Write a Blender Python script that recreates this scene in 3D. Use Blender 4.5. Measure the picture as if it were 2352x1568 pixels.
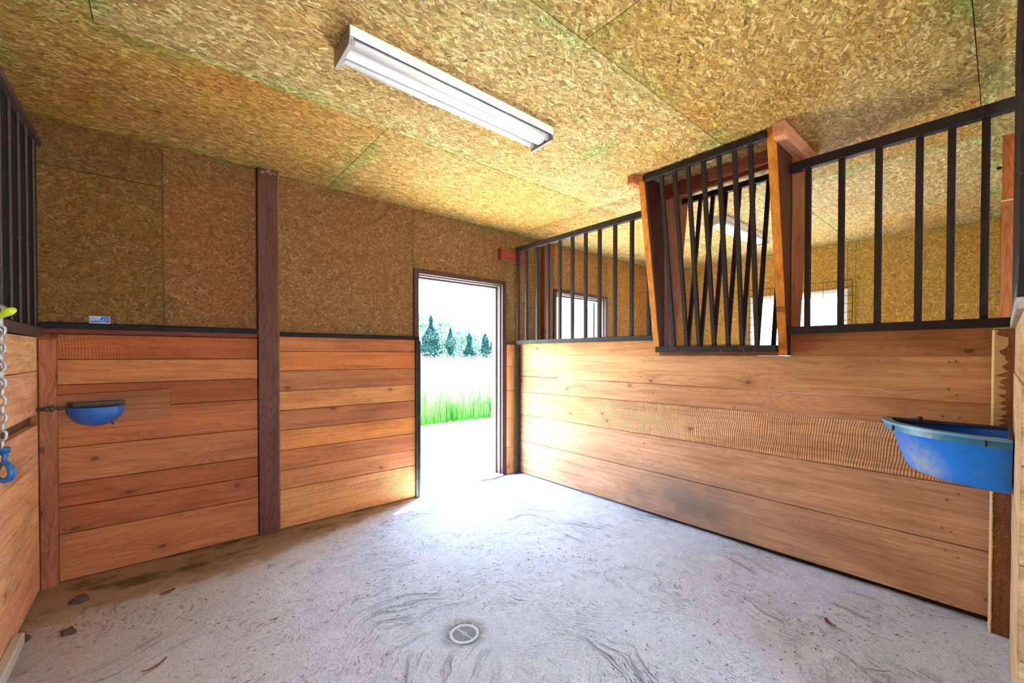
import bpy, bmesh, math, random
from mathutils import Vector, Matrix, noise as mnoise
random.seed(7)
SC = bpy.context.scene
COL = SC.collection
for o in list(bpy.data.objects): bpy.data.objects.remove(o, do_unlink=True)

# ------------------------------------------------------------------ camera, sky, sun, exposure
def make_camera():
    f, yaw, pit, roll, cx, cy = 961.6, 0.720039, -0.0123951, 0.0013666, 1206.09, 825.86
    fw = Vector((math.sin(yaw)*math.cos(pit), math.cos(yaw)*math.cos(pit), math.sin(pit)))
    r = Vector((math.cos(yaw), -math.sin(yaw), 0)); u = r.cross(fw)
    r2 = r*math.cos(roll)+u*math.sin(roll); u2 = -r*math.sin(roll)+u*math.cos(roll)
    cd = bpy.data.cameras.new('camera'); cam = bpy.data.objects.new('camera', cd); COL.objects.link(cam)
    m = Matrix((r2, u2, -fw)).transposed().to_4x4(); m.translation = Vector((0, 0, 1.33))
    cam.matrix_world = m
    cd.sensor_width = 36; cd.sensor_fit = 'HORIZONTAL'; cd.lens = 36*f/2352
    cd.shift_x = -(cx-1176)/2352; cd.shift_y = (cy-784)/2352
    cd.clip_start = 0.02; cd.clip_end = 400
    SC.camera = cam
make_camera()

SC.view_settings.view_transform = 'Standard'; SC.view_settings.look = 'None'
SC.view_settings.gamma = 1; SC.view_settings.use_curve_mapping = False
SC.view_settings.exposure = 3.9

w = bpy.data.worlds.new('sky'); SC.world = w; w.use_nodes = True
nt = w.node_tree; nt.nodes.clear()
out = nt.nodes.new('ShaderNodeOutputWorld'); bg = nt.nodes.new('ShaderNodeBackground')
tc = nt.nodes.new('ShaderNodeTexCoord'); sp = nt.nodes.new('ShaderNodeSeparateXYZ'); rp = nt.nodes.new('ShaderNodeValToRGB')
rp.color_ramp.elements[0].position = 0.0; rp.color_ramp.elements[0].color = (0.74, 0.87, 1, 1)
rp.color_ramp.elements[1].position = 0.7; rp.color_ramp.elements[1].color = (0.37, 0.62, 1, 1)
nt.links.new(tc.outputs['Generated'], sp.inputs[0]); nt.links.new(sp.outputs['Z'], rp.inputs[0])
nt.links.new(rp.outputs[0], bg.inputs[0]); nt.links.new(bg.outputs[0], out.inputs[0]); bg.inputs[1].default_value = 1.6

sd = bpy.data.lights.new('sun', 'SUN'); sd.energy = 10.0; sd.angle = math.radians(0.6); sd.color = (1, 0.97, 0.92)
sun = bpy.data.objects.new('sun', sd); COL.objects.link(sun)
sun_dir = Vector((-0.715, -0.475, -2.05))
sun.rotation_euler = sun_dir.to_track_quat('-Z', 'Y').to_euler(); sun.location = (4, 8, 12)

def portal(name, loc, rot, sx, sy):
    l = bpy.data.lights.new(name, 'AREA'); l.shape = 'RECTANGLE'; l.size = sx; l.size_y = sy
    l.cycles.is_portal = True
    o = bpy.data.objects.new(name, l); COL.objects.link(o); o.location = loc; o.rotation_euler = rot
portal('sky_portal_door', (2.35, 3.83, 1.05), (math.radians(-90), 0, 0), 1.0, 2.1)
portal('sky_portal_door', (4.17, 3.83, 1.05), (math.radians(-90), 0, 0), 0.95, 2.1)
portal('sky_portal_window', (6.46, 1.81, 1.7), (0, math.radians(90), 0), 0.9, 1.1)
portal('sky_portal_aisle', (0.85, -2.77, 1.1), (math.radians(90), 0, 0), 1.3, 2.2)

# ------------------------------------------------------------------ object helpers
def mark(o, label=None, cat=None, group=None, kind=None):
    if label: o['label'] = label
    if cat: o['category'] = cat
    if group: o['group'] = group
    if kind: o['kind'] = kind
    return o

def empty(name, loc=(0, 0, 0), **k):
    o = bpy.data.objects.new(name, None); o.location = loc; o.empty_display_size = 0.1
    COL.objects.link(o); return mark(o, **k)

def wloc(o):
    v = Vector(o.location); p = o.parent
    while p: v += Vector(p.location); p = p.parent
    return v

def link(name, me, mat, parent=None, loc=(0, 0, 0), rot=(0, 0, 0), color=None, **k):
    o = bpy.data.objects.new(name, me); COL.objects.link(o)
    if mat is not None and not me.materials: me.materials.append(mat)
    o.parent = parent
    l = Vector(loc)
    if parent: l = l - wloc(parent)
    o.location = l; o.rotation_euler = rot
    if color: o.color = (*color, 1)
    return mark(o, **k)

class MB:
    def __init__(s): s.v = []; s.f = []; s.sm = []
    def add(s, vs, fs, smooth=False):
        b = len(s.v); s.v += [tuple(v) for v in vs]
        for f in fs: s.f.append([b+i for i in f]); s.sm.append(smooth)
    def box(s, x0, x1, y0, y1, z0, z1, c=0.0):
        if c <= 0:
            vs = [(x, y, z) for x in (x0, x1) for y in (y0, y1) for z in (z0, z1)]
            s.add(vs, [(0, 1, 3, 2), (4, 6, 7, 5), (0, 4, 5, 1), (2, 3, 7, 6), (0, 2, 6, 4), (1, 5, 7, 3)]); return
        lo = (x0, y0, z0); hi = (x1, y1, z1); vs = []; idx = {}
        for sx in (0, 1):
            for sy in (0, 1):
                for sz in (0, 1):
                    sg = (sx, sy, sz)
                    for ax in range(3):
                        p = [hi[i] if sg[i] else lo[i] for i in range(3)]
                        for i in range(3):
                            if i != ax: p[i] += -c if sg[i] else c
                        idx[(sg, ax)] = len(vs); vs.append(p)
        fs = []
        for ax in range(3):
            a, b = (ax+1) % 3, (ax+2) % 3
            for sd_ in (0, 1):
                q = []
                for (pa, pb) in ((0, 0), (1, 0), (1, 1), (0, 1)):
                    sg = [0, 0, 0]; sg[ax] = sd_; sg[a] = pa; sg[b] = pb; q.append(idx[(tuple(sg), ax)])
                fs.append(q if sd_ else q[::-1])
            for pa in (0, 1):
                for pb in (0, 1):
                    s0 = [0, 0, 0]; s0[a] = pa; s0[b] = pb; s1 = list(s0); s1[ax] = 1
                    q = [idx[(tuple(s0), a)], idx[(tuple(s1), a)], idx[(tuple(s1), b)], idx[(tuple(s0), b)]]
                    fs.append(q if pa == pb else q[::-1])
        for sx in (0, 1):
            for sy in (0, 1):
                for sz in (0, 1):
                    q = [idx[((sx, sy, sz), i)] for i in range(3)]
                    fs.append(q if (sx+sy+sz) % 2 else q[::-1])
        s.add(vs, fs)
    def prism(s, poly, axis, a0, a1):
        """poly: 2-D points in the two other axes, extruded along axis"""
        n = len(poly); vs = []
        for a in (a0, a1):
            for p in poly:
                q = list(p); q.insert(axis, a); vs.append(q)
        s.add(vs, [tuple(range(n))[::-1], tuple(range(n, 2*n))] + [(i, (i+1) % n, n+(i+1) % n, n+i) for i in range(n)])
    def tube(s, pts, r, n=8, caps=True, closed=False):
        pts = [Vector(p) for p in pts]; m = len(pts); rs = r if isinstance(r, (list, tuple)) else [r]*m
        ring = []; prev = None
        for i, p in enumerate(pts):
            if closed: t = pts[(i+1) % m]-pts[i-1]
            else: t = pts[min(i+1, m-1)]-pts[max(i-1, 0)]
            t.normalize()
            if prev is None:
                a = Vector((0, 0, 1)) if abs(t.z) < 0.9 else Vector((1, 0, 0)); nx = t.cross(a).normalized()
            else: nx = (prev-t*prev.dot(t)).normalized()
            prev = nx; ny = t.cross(nx)
            ring.append([p+(nx*math.cos(2*math.pi*k/n)+ny*math.sin(2*math.pi*k/n))*rs[i] for k in range(n)])
        vs = [q for rr in ring for q in rr]; fs = []
        for i in range(m if closed else m-1):
            j = (i+1) % m
            for k in range(n): fs.append((i*n+k, i*n+(k+1) % n, j*n+(k+1) % n, j*n+k))
        if caps and not closed: fs += [tuple(range(n))[::-1], tuple(range((m-1)*n, m*n))]
        s.add(vs, fs, True)
    def mesh(s, name):
        me = bpy.data.meshes.new(name); me.from_pydata(s.v, [], s.f)
        me.polygons.foreach_set('use_smooth', s.sm)
        bm = bmesh.new(); bm.from_mesh(me); bmesh.ops.recalc_face_normals(bm, faces=bm.faces); bm.to_mesh(me); bm.free()
        return me
    def obj(s, name, mat, parent=None, **k): return link(name, s.mesh(name), mat, parent, **k)

def local(mb, loc):
    l = Vector(loc); mb.v = [tuple(Vector(v)-l) for v in mb.v]; return mb

def at(mb, name, mat, parent, **k):
    """mesh given in world coordinates, origin moved to its centre"""
    n = len(mb.v); c = Vector((0, 0, 0))
    for a in range(3):
        vals = [v[a] for v in mb.v]; c[a] = (min(vals)+max(vals))/2
    local(mb, c)
    return mb.obj(name, mat, parent, loc=c, **k)

HP = math.pi/2
def beam(name, x0, x1, y0, y1, z0, z1, mat, parent=None, color=None, c=0.0025, wob=0.0, taper=None, **k):
    """box whose longest side runs along its local X, so the grain follows it; taper=(bottom_end0, bottom_end1, top_end0, top_end1) offsets"""
    d = (x1-x0, y1-y0, z1-z0); ax = d.index(max(d)); C = ((x0+x1)/2, (y0+y1)/2, (z0+z1)/2)
    if ax == 0: L, T, H, rot = d[0], d[1], d[2], (0, 0, 0)
    elif ax == 1: L, T, H, rot = d[1], d[0], d[2], (0, 0, HP)
    else: L, T, H, rot = d[2], d[1], d[0], (0, -HP, 0)
    mb = MB(); mb.box(-L/2, L/2, -T/2, T/2, -H/2, H/2, min(c, T/4, H/4))
    if taper:
        v2 = []
        for v in mb.v:
            t = v[0]/L+0.5; lo = taper[0]*(1-t)+taper[1]*t; hi = taper[2]*(1-t)+taper[3]*t
            v2.append((v[0], v[1], v[2]+(hi if v[2] > 0 else lo)))
        mb.v = v2
    return mb.obj(name, mat, parent, loc=C, rot=rot, color=color, **k)

# ------------------------------------------------------------------ node helpers and materials
class NT:
    def __init__(s, name):
        s.m = bpy.data.materials.new(name); s.m.use_nodes = True; s.t = s.m.node_tree
        s.b = s.t.nodes['Principled BSDF']
    def n(s, typ, **k):
        nd = s.t.nodes.new('ShaderNode'+typ)
        for a, v in k.items(): setattr(nd, a, v)
        return nd
    def l(s, a, b): s.t.links.new(a, b)
    def set(s, sock, v):
        if isinstance(v, bpy.types.NodeSocket): s.l(v, sock)
        else: sock.default_value = v
    def math(s, op, a, b=0.0, clamp=False):
        nd = s.n('Math', operation=op); nd.use_clamp = clamp; s.set(nd.inputs[0], a); s.set(nd.inputs[1], b); return nd.outputs[0]
    def vmath(s, op, a, b=(0, 0, 0)):
        nd = s.n('VectorMath', operation=op); s.set(nd.inputs[0], a); s.set(nd.inputs[1], b); return nd.outputs[0]
    def mix(s, f, a, b, blend='MIX'):
        nd = s.n('Mix', data_type='RGBA', blend_type=blend); s.set(nd.inputs[0], f)
        s.set(nd.inputs[6], a if isinstance(a, bpy.types.NodeSocket) else (*a, 1)); s.set(nd.inputs[7], b if isinstance(b, bpy.types.NodeSocket) else (*b, 1))
        return nd.outputs[2]
    def noise(s, vec, scale, detail=3, rough=0.55, dist=0.0):
        nd = s.n('TexNoise'); s.l(vec, nd.inputs['Vector']); nd.inputs['Scale'].default_value = scale
        nd.inputs['Detail'].default_value = detail; nd.inputs['Roughness'].default_value = rough; nd.inputs['Distortion'].default_value = dist
        return nd.outputs[0]
    def vor(s, vec, scale, feature='F1', dim='2D', rand=1.0):
        nd = s.n('TexVoronoi', feature=feature, voronoi_dimensions=dim); s.l(vec, nd.inputs['Vector'])
        nd.inputs['Scale'].default_value = scale; nd.inputs['Randomness'].default_value = rand; return nd
    def ramp(s, fac, stops, interp='LINEAR'):
        nd = s.n('ValToRGB'); cr = nd.color_ramp; cr.interpolation = interp
        while len(cr.elements) < len(stops): cr.elements.new(0.5)
        for e, (p, c) in zip(cr.elements, stops):
            e.position = p; e.color = (c, c, c, 1) if isinstance(c, (int, float)) else (*c, 1)
        s.l(fac, nd.inputs[0]); return nd.outputs[0]
    def sep(s, v):
        nd = s.n('SeparateXYZ'); s.l(v, nd.inputs[0]); return nd.outputs
    def comb(s, x, y, z):
        nd = s.n('CombineXYZ'); s.set(nd.inputs[0], x); s.set(nd.inputs[1], y); s.set(nd.inputs[2], z); return nd.outputs[0]
    def bump(s, h, strength, dist, normal=None):
        nd = s.n('Bump'); nd.inputs['Strength'].default_value = strength; nd.inputs['Distance'].default_value = dist
        s.l(h, nd.inputs['Height'])
        if normal is not None: s.l(normal, nd.inputs['Normal'])
        return nd.outputs[0]
    def end(s, col, rough=0.6, normal=None, metal=0.0, spec=0.3):
        s.set(s.b.inputs['Base Color'], col if isinstance(col, bpy.types.NodeSocket) else (*col, 1))
        s.set(s.b.inputs['Roughness'], rough); s.b.inputs['Metallic'].default_value = metal
        s.b.inputs['Specular IOR Level'].default_value = spec
        if normal is not None: s.l(normal, s.b.inputs['Normal'])
        return s.m

def wood_mat(name, saw=0.0, knots=1.0, dirt=0.0, bands=0.5, fuzz=0.0, stain=False):
    t = NT(name); tcn = t.n('TexCoord'); oi = t.n('ObjectInfo')
    off = t.math('MULTIPLY', oi.outputs['Random'], 37.0)
    P = t.vmath('ADD', tcn.outputs['Object'], t.comb(off, off, t.math('MULTIPLY', off, 1.7)))
    x, y, z = t.sep(P)
    # knots on the board face
    kv = t.vor(t.comb(t.math('MULTIPLY', x, 1.0), t.math('MULTIPLY', z, 1.65), 0), 2.6)
    kd = kv.outputs['Distance']; kr = t.sep(kv.outputs['Color'])[0]
    on = t.math('GREATER_THAN', kr, 1-0.40*knots)
    wob = t.noise(P, 30, 2)
    kd2 = t.math('ADD', kd, t.math('MULTIPLY', t.math('SUBTRACT', wob, 0.5), 0.02))
    kn = t.math('MULTIPLY', t.ramp(kd2, [(0.0, 0.85), (0.030, 0.62), (0.040, 0.95), (0.052, 0.24), (0.19, 0.0)]), on)
    # bending of the grain round the knots
    zz = t.math('ADD', z, t.math('MULTIPLY', t.math('MULTIPLY', t.ramp(kd, [(0, 1.0), (0.35, 0.0)]), on), 0.035))
    G = t.comb(t.math('MULTIPLY', x, 1.1), t.math('MULTIPLY', y, 14), t.math('MULTIPLY', zz, 26))
    g1 = t.noise(G, 1.6, 5, 0.62, 0.5)
    G2 = t.comb(t.math('MULTIPLY', x, 6), t.math('MULTIPLY', y, 60), t.math('MULTIPLY', zz, 240))
    g2 = t.noise(G2, 1.0, 3, 0.6)
    R = t.noise(t.comb(t.math('MULTIPLY', x, 0.55), t.math('MULTIPLY', y, 3), t.math('MULTIPLY', zz, 4.5)), 1.5, 2, 0.5, 0.2)
    rings = t.math('FRACT', t.math('MULTIPLY', R, 26))
    rg = t.ramp(rings, [(0, 1.0), (0.55, 0.92), (0.86, 0.62), (1.0, 0.95)])
    big = t.noise(t.comb(t.math('MULTIPLY', x, 1.0), y, t.math('MULTIPLY', z, 3)), 1.7, 3, 0.5)
    v = t.math('MULTIPLY', t.ramp(g1, [(0.25, 0.66), (0.5, 1.0), (0.75, 1.16)]), t.ramp(g2, [(0.3, 0.86), (0.7, 1.08)]))
    v = t.math('MULTIPLY', v, t.math('ADD', t.math('MULTIPLY', rg, bands), 1-bands))
    v = t.math('MULTIPLY', v, t.ramp(big, [(0.25, 0.72), (0.5, 1.0), (0.8, 1.15)]))
    base = oi.outputs['Color']
    c = t.mix(1.0, base, t.comb(v, t.math('POWER', v, 1.25), t.math('POWER', v, 1.5)), 'MULTIPLY')
    c = t.mix(kn, c, t.mix(1.0, base, (0.20, 0.13, 0.10), 'MULTIPLY'))
    # small dark nicks and rub marks
    sc = t.noise(t.comb(t.math('MULTIPLY', x, 26), t.math('MULTIPLY', y, 26), t.math('MULTIPLY', z, 13)), 1.0, 4, 0.7)
    c = t.mix(t.math('MULTIPLY', t.ramp(sc, [(0.66, 0.0), (0.76, 1.0)]), 0.45+dirt), c, (0.10, 0.055, 0.035))
    h = t.math('ADD', t.math('MULTIPLY', g2, 0.5), t.math('MULTIPLY', g1, 0.5))
    if saw > 0:
        sx = t.math('ADD', t.math('ADD', x, t.math('MULTIPLY', z, 0.12)), t.math('MULTIPLY', t.noise(P, 5, 1), 0.05))
        s1 = t.math('SINE', t.math('MULTIPLY', sx, 480.0)); amp = t.ramp(t.noise(t.comb(t.math('MULTIPLY', x, 1.0), y, t.math('MULTIPLY', z, 5)), 1.6, 2), [(0.2, 0.5), (0.45, 1.0)])
        s1 = t.math('MULTIPLY', s1, amp)
        sv = t.math('ADD', 1.0, t.math('MULTIPLY', s1, 0.085*saw))
        c = t.mix(1.0, c, t.comb(sv, sv, sv), 'MULTIPLY')
        h = t.math('ADD', h, t.math('MULTIPLY', s1, 0.7*saw))
    if stain:
        gp = t.n('NewGeometry').outputs['Position']; gx, gy, gz = t.sep(gp)
        sn = t.noise(gp, 2.6, 4, 0.6)
        mz = t.ramp(gz, [(0.02, 1.0), (0.30, 0.75), (0.52, 0.0)])
        d = t.math('ABSOLUTE', t.math('SUBTRACT', gy, 1.62)); my = t.ramp(d, [(0.15, 1.0), (1.25, 0.12)])
        mk = t.math('MULTIPLY', t.math('MULTIPLY', mz, my), t.ramp(sn, [(0.36, 0.35), (0.6, 1.0)]))
        c = t.mix(t.math('MULTIPLY', mk, 0.85), c, (0.20, 0.17, 0.155))
    if fuzz > 0:
        fz = t.noise(P, 160, 2)
        c = t.mix(t.math('MULTIPLY', t.ramp(fz, [(0.55, 0.0), (0.75, 1.0)]), fuzz), c, (0.75, 0.55, 0.32))
    return t.end(c, 0.62, t.bump(h, 0.5, 0.0025), spec=0.25)

WOOD = wood_mat('rough_sawn_board'); WOODSAW = wood_mat('saw_marked_board', saw=1.0, knots=0.7)
WOODB = wood_mat('rubbed_partition_board', bands=0.35, knots=0.65, dirt=0.15, stain=True)
WOODBS = wood_mat('ridged_partition_board', saw=1.3, bands=0.3, knots=0.9, dirt=0.1, stain=True)
POSTW = wood_mat('stained_post_wood', knots=0.25, bands=0.8)
CHEWED = wood_mat('chewed_post_wood', saw=0.8, knots=0.3, fuzz=0.35)

def osb_mat(name, spread=2.6, elong=1.0, fine_=1.0, flat=0.0):
    t = NT(name); tcn = t.n('TexCoord'); oi = t.n('ObjectInfo')
    off = t.math('MULTIPLY', oi.outputs['Random'], 53.0)
    P = t.vmath('ADD', tcn.outputs['Object'], t.comb(off, t.math('MULTIPLY', off, 0.7), 0))
    warp = t.n('TexNoise'); t.l(P, warp.inputs['Vector']); warp.inputs['Scale'].default_value = 30; warp.inputs['Detail'].default_value = 2
    Pw = t.vmath('ADD', P, t.vmath('MULTIPLY', t.vmath('SUBTRACT', warp.outputs['Color'], (0.5, 0.5, 0.5)), (0.004, 0.004, 0)))
    def layer(cell, lx, ly, o):
        Q = t.vmath('ADD', Pw, (o, o*1.3, 0))
        v1 = t.vor(Q, cell); r = t.sep(v1.outputs['Color'])
        rot = t.n('VectorRotate', rotation_type='Z_AXIS'); t.l(Q, rot.inputs['Vector'])
        t.l(t.math('MULTIPLY', t.math('SUBTRACT', r[0], 0.5), spread), rot.inputs['Angle'])
        M = t.vmath('MULTIPLY', rot.outputs[0], (lx, ly, 1))
        v2 = t.vor(M, 1.0); c = t.sep(v2.outputs['Color'])
        st = t.noise(t.vmath('MULTIPLY', rot.outputs[0], (22, 330, 1)), 1.0, 2)
        return c[0], c[1], v2.outputs['Distance'], st, r[2]
    a = layer(15*fine_, 12*elong*fine_, 62*fine_, 0.0); b = layer(22*fine_, 22*elong*fine_, 105*fine_, 5.3)
    sel = t.math('GREATER_THAN', t.sep(t.vor(Pw, 33).outputs['Color'])[1], 0.45)
    def pick(i):
        nd = t.n('Mix', data_type='FLOAT'); t.l(sel, nd.inputs[0]); t.l(a[i], nd.inputs[2]); t.l(b[i], nd.inputs[3]); return nd.outputs[0]
    val, hue, dist, st = pick(0), pick(1), pick(2), pick(3)
    def fmix(f, a_, b_):
        nd = t.n('Mix', data_type='FLOAT'); t.l(f, nd.inputs[0]); t.set(nd.inputs[2], a_); t.set(nd.inputs[3], b_); return nd.outputs[0]
    # straight-cut strands lying on top, three layers of rotated rectangles
    for o_, cell, L_, W_, keep in ((11.3, 27, .026, .0062, .30), (3.7, 21, .033, .0075, .40), (17.9, 17, .042, .0088, .52), (29.1, 34, .020, .0040, .45)):
        cell *= fine_; L_ /= fine_; W_ /= fine_
        Q = t.vmath('ADD', Pw, (o_, o_*.61, 0)); v = t.vor(Q, cell, rand=0.9); r = t.sep(v.outputs['Color'])
        D = t.vmath('SUBTRACT', Q, v.outputs['Position'])
        rot = t.n('VectorRotate', rotation_type='Z_AXIS'); t.l(D, rot.inputs['Vector'])
        t.l(t.math('MULTIPLY', t.math('SUBTRACT', r[0], 0.5), spread*1.1), rot.inputs['Angle'])
        u_, w2, _ = t.sep(rot.outputs[0])
        r3 = t.math('FRACT', t.math('MULTIPLY', r[1], 7.31)); sz = t.math('ADD', 0.55, t.math('MULTIPLY', r3, 0.75))
        mk = t.math('MULTIPLY', t.math('LESS_THAN', t.math('ABSOLUTE', t.math('ADD', u_, t.math('MULTIPLY', w2, 0.5))), t.math('MULTIPLY', sz, L_)), t.math('LESS_THAN', t.math('ABSOLUTE', w2), t.math('MULTIPLY', sz, W_)))
        mk = t.math('MULTIPLY', mk, t.math('GREATER_THAN', r[2], keep))
        edge_ = t.math('DIVIDE', t.math('ABSOLUTE', w2), t.math('MULTIPLY', sz, W_))
        val = fmix(mk, val, t.math('ADD', 0.05, t.math('MULTIPLY', r[1], 0.95))); hue = fmix(mk, hue, t.math('FRACT', t.math('MULTIPLY', r[2], 5.7)))
        dist = fmix(mk, dist, t.math('MULTIPLY', t.math('POWER', edge_, 4.0), 0.8))
        st = fmix(mk, st, t.noise(t.vmath('MULTIPLY', rot.outputs[0], (22, 330, 1)), 1.0, 2))
    c = t.ramp(val, [(0.0, (0.10, 0.045, 0.018)), (0.012, (0.22, 0.125, 0.045)), (0.06, (0.30, 0.175, 0.055)), (0.40, (0.45, 0.29, 0.10)), (0.75, (0.57, 0.40, 0.155)), (0.90, (0.68, 0.51, 0.23)), (1.0, (0.84, 0.68, 0.36))])
    # some strands redder, some greener
    c = t.mix(t.ramp(hue, [(0.0, 0.55), (0.25, 0.0)]), c, t.mix(1.0, c, (1.12, 0.74, 0.55), 'MULTIPLY'))
    c = t.mix(t.ramp(hue, [(0.72, 0.0), (1.0, 0.6)]), c, t.mix(1.0, c, (0.80, 0.98, 0.62), 'MULTIPLY'))
    c = t.mix(1.0, c, t.ramp(st, [(0.3, 0.80), (0.7, 1.12)]), 'MULTIPLY')
    # thin dark splinters scattered over the face
    def splint(o, lx, ly, cell, th):
        Q = t.vmath('ADD', P, (o, o*.7, 0)); r = t.sep(t.vor(Q, cell).outputs['Color'])
        rot = t.n('VectorRotate', rotation_type='Z_AXIS'); t.l(Q, rot.inputs['Vector']); t.l(t.math('MULTIPLY', t.math('SUBTRACT', r[0], 0.5), spread*1.2), rot.inputs['Angle'])
        v = t.vor(t.vmath('MULTIPLY', rot.outputs[0], (lx, ly, 1)), 1.0)
        return t.math('MULTIPLY', t.ramp(v.outputs['Distance'], [(0.22, 1.0), (0.36, 0.0)]), t.math('GREATER_THAN', t.sep(v.outputs['Color'])[2], th))
    s1_ = splint(2.2, 38, 190, 30, 0.50); s2_ = splint(7.9, 26, 120, 21, 0.80)
    c = t.mix(t.math('MULTIPLY', s1_, 0.62), c, (0.13, 0.12, 0.03)); c = t.mix(t.math('MULTIPLY', s2_, 0.7), c, (0.11, 0.05, 0.02))
    # dark slivers between strands
    gap = t.ramp(dist, [(0.55, 0.0), (0.85, 0.5)])
    fine = t.noise(P, 55, 3, 0.7)
    c = t.mix(t.math('MULTIPLY', gap, t.ramp(fine, [(0.42, 0.15), (0.62, 1.0)])), c, (0.085, 0.075, 0.022))
    # tone drifting across the sheet, orange to pale
    big = t.noise(P, 1.1, 3, 0.5)
    c = t.mix(1.0, c, t.ramp(big, [(0.30, (1.02, 0.86, 0.66)), (0.5, (1.0, 1.0, 1.0)), (0.70, (1.0, 1.06, 1.16))]), 'MULTIPLY')
    c = t.mix(1.0, c, oi.outputs['Color'], 'MULTIPLY')
    # green edge sealer sprayed along the sheet edges
    uv1 = t.n('UVMap', uv_map='near'); uv2 = t.n('UVMap', uv_map='far'); s1 = t.sep(uv1.outputs[0]); s2 = t.sep(uv2.outputs[0])
    ed = t.math('MINIMUM', t.math('MINIMUM', s1[0], s1[1]), t.math('MINIMUM', s2[0], s2[1]))
    gn = t.noise(P, 2.2, 4, 0.6); gs = t.math('MULTIPLY', t.ramp(ed, [(0.0, 1.0), (0.07, 0.55), (0.16, 0.0)]), t.ramp(gn, [(0.42, 0.0), (0.68, 1.0)]))
    c = t.mix(t.math('MULTIPLY', gs, 0.75 if flat == 0 else 0.55), c, t.mix(1.0, c, (0.42, 0.95, 0.55), 'MULTIPLY'))
    hgt = t.math('ADD', val, t.math('MULTIPLY', st, 0.4))
    if flat > 0: c = t.mix(flat, c, t.mix(1.0, oi.outputs['Color'], (0.42, 0.285, 0.115), 'MULTIPLY'))
    return t.end(c, 0.72, t.bump(hgt, 0.35, 0.0015), spec=0.15)
OSB = osb_mat('oriented_strand_board', 2.6, 1.0, 1.25, 0.25); OSBC = osb_mat('ceiling_strand_board', 1.5, 0.8)

def steel_mat(name, col, rough=0.38, wear=0.25, wearcol=(0.18, 0.13, 0.11)):
    t = NT(name); tcn = t.n('TexCoord'); P = tcn.outputs['Object']
    n1 = t.noise(P, 14, 5, 0.65); n2 = t.noise(P, 90, 2)
    c = t.mix(t.math('MULTIPLY', t.ramp(n1, [(0.5, 0.0), (0.75, 1.0)]), wear), col, wearcol)
    c = t.mix(t.math('MULTIPLY', t.ramp(n2, [(0.66, 0.0), (0.74, 1.0)]), wear), c, (0.4, 0.36, 0.33))
    return t.end(c, t.ramp(n1, [(0.3, rough), (0.8, min(1, rough+0.3))]), t.bump(n2, 0.15, 0.001), spec=0.4)
STEEL = steel_mat('dark_brown_painted_steel', (0.017, 0.007, 0.0065), 0.55, 0.12)
STEELD = steel_mat('dusty_brown_painted_steel', (0.07, 0.038, 0.034), 0.5, 0.5, (0.15, 0.10, 0.09))
FRAMEM = steel_mat('maroon_door_frame_paint', (0.065, 0.022, 0.022), 0.45, 0.4, (0.15, 0.09, 0.08))
JAMBM = steel_mat('pale_weathered_jamb_paint', (0.10, 0.075, 0.075), 0.5, 0.5, (0.22, 0.18, 0.17))
GREENST = steel_mat('dark_green_black_steel', (0.016, 0.026, 0.018), 0.4, 0.3)
BLACKP = steel_mat('unlit_stall_black', (0.0006, 0.0006, 0.0007), 0.9, 0.03, (0.003, 0.003, 0.003))  # near-black in place of the next stall's darkness
WHITEM = steel_mat('white_enamelled_metal', (0.90, 0.90, 0.90), 0.3, 0.15, (0.45, 0.36, 0.28))
GREYM = steel_mat('grey_metal_end_plate', (0.44, 0.40, 0.40), 0.45, 0.35, (0.25, 0.18, 0.14))
CHAINM = steel_mat('galvanised_chain_steel', (0.42, 0.42, 0.43), 0.35, 0.4, (0.2, 0.19, 0.19)); CHAINM.node_tree.nodes['Principled BSDF'].inputs['Metallic'].default_value = 0.7
GRATEM = steel_mat('pale_drain_metal', (0.62, 0.64, 0.66), 0.5, 0.3, (0.4, 0.4, 0.42))
PIPEM = steel_mat('old_dark_pipe', (0.06, 0.035, 0.025), 0.55, 0.4)
NAILM = steel_mat('grey_nail_steel', (0.22, 0.18, 0.17), 0.5, 0.3)
def plain(name, col, rough=0.5, spec=0.3):
    return NT(name).end(col, rough, spec=spec)
TUBEM = plain('fluorescent_tube_glass', (0.92, 0.92, 0.91), 0.12, 0.5)
PVC = plain('white_vinyl_window', (0.78, 0.80, 0.82), 0.4)
DARKPIT = plain('dark_drain_pit', (0.02, 0.02, 0.022), 0.9)
YELLOW = plain('lime_yellow_plastic', (0.62, 0.72, 0.03), 0.3, 0.5)
BLACKPL = plain('black_plastic', (0.02, 0.02, 0.02), 0.4)
HAYM = plain('dry_hay', (0.42, 0.25, 0.10), 0.7)
SHAVE = plain('brown_wood_chip', (0.22, 0.10, 0.05), 0.8)
DUNG = plain('dark_dried_muck', (0.10, 0.06, 0.04), 0.95)
STICKW = plain('sticker_white_print', (0.80, 0.82, 0.84), 0.3); STICKB = plain('sticker_blue_print', (0.02, 0.12, 0.45), 0.3)
BACKM = plain('wall_core_timber', (0.16, 0.09, 0.05), 0.8)
CLADM = plain('outer_cladding', (0.35, 0.33, 0.30), 0.7)

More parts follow.
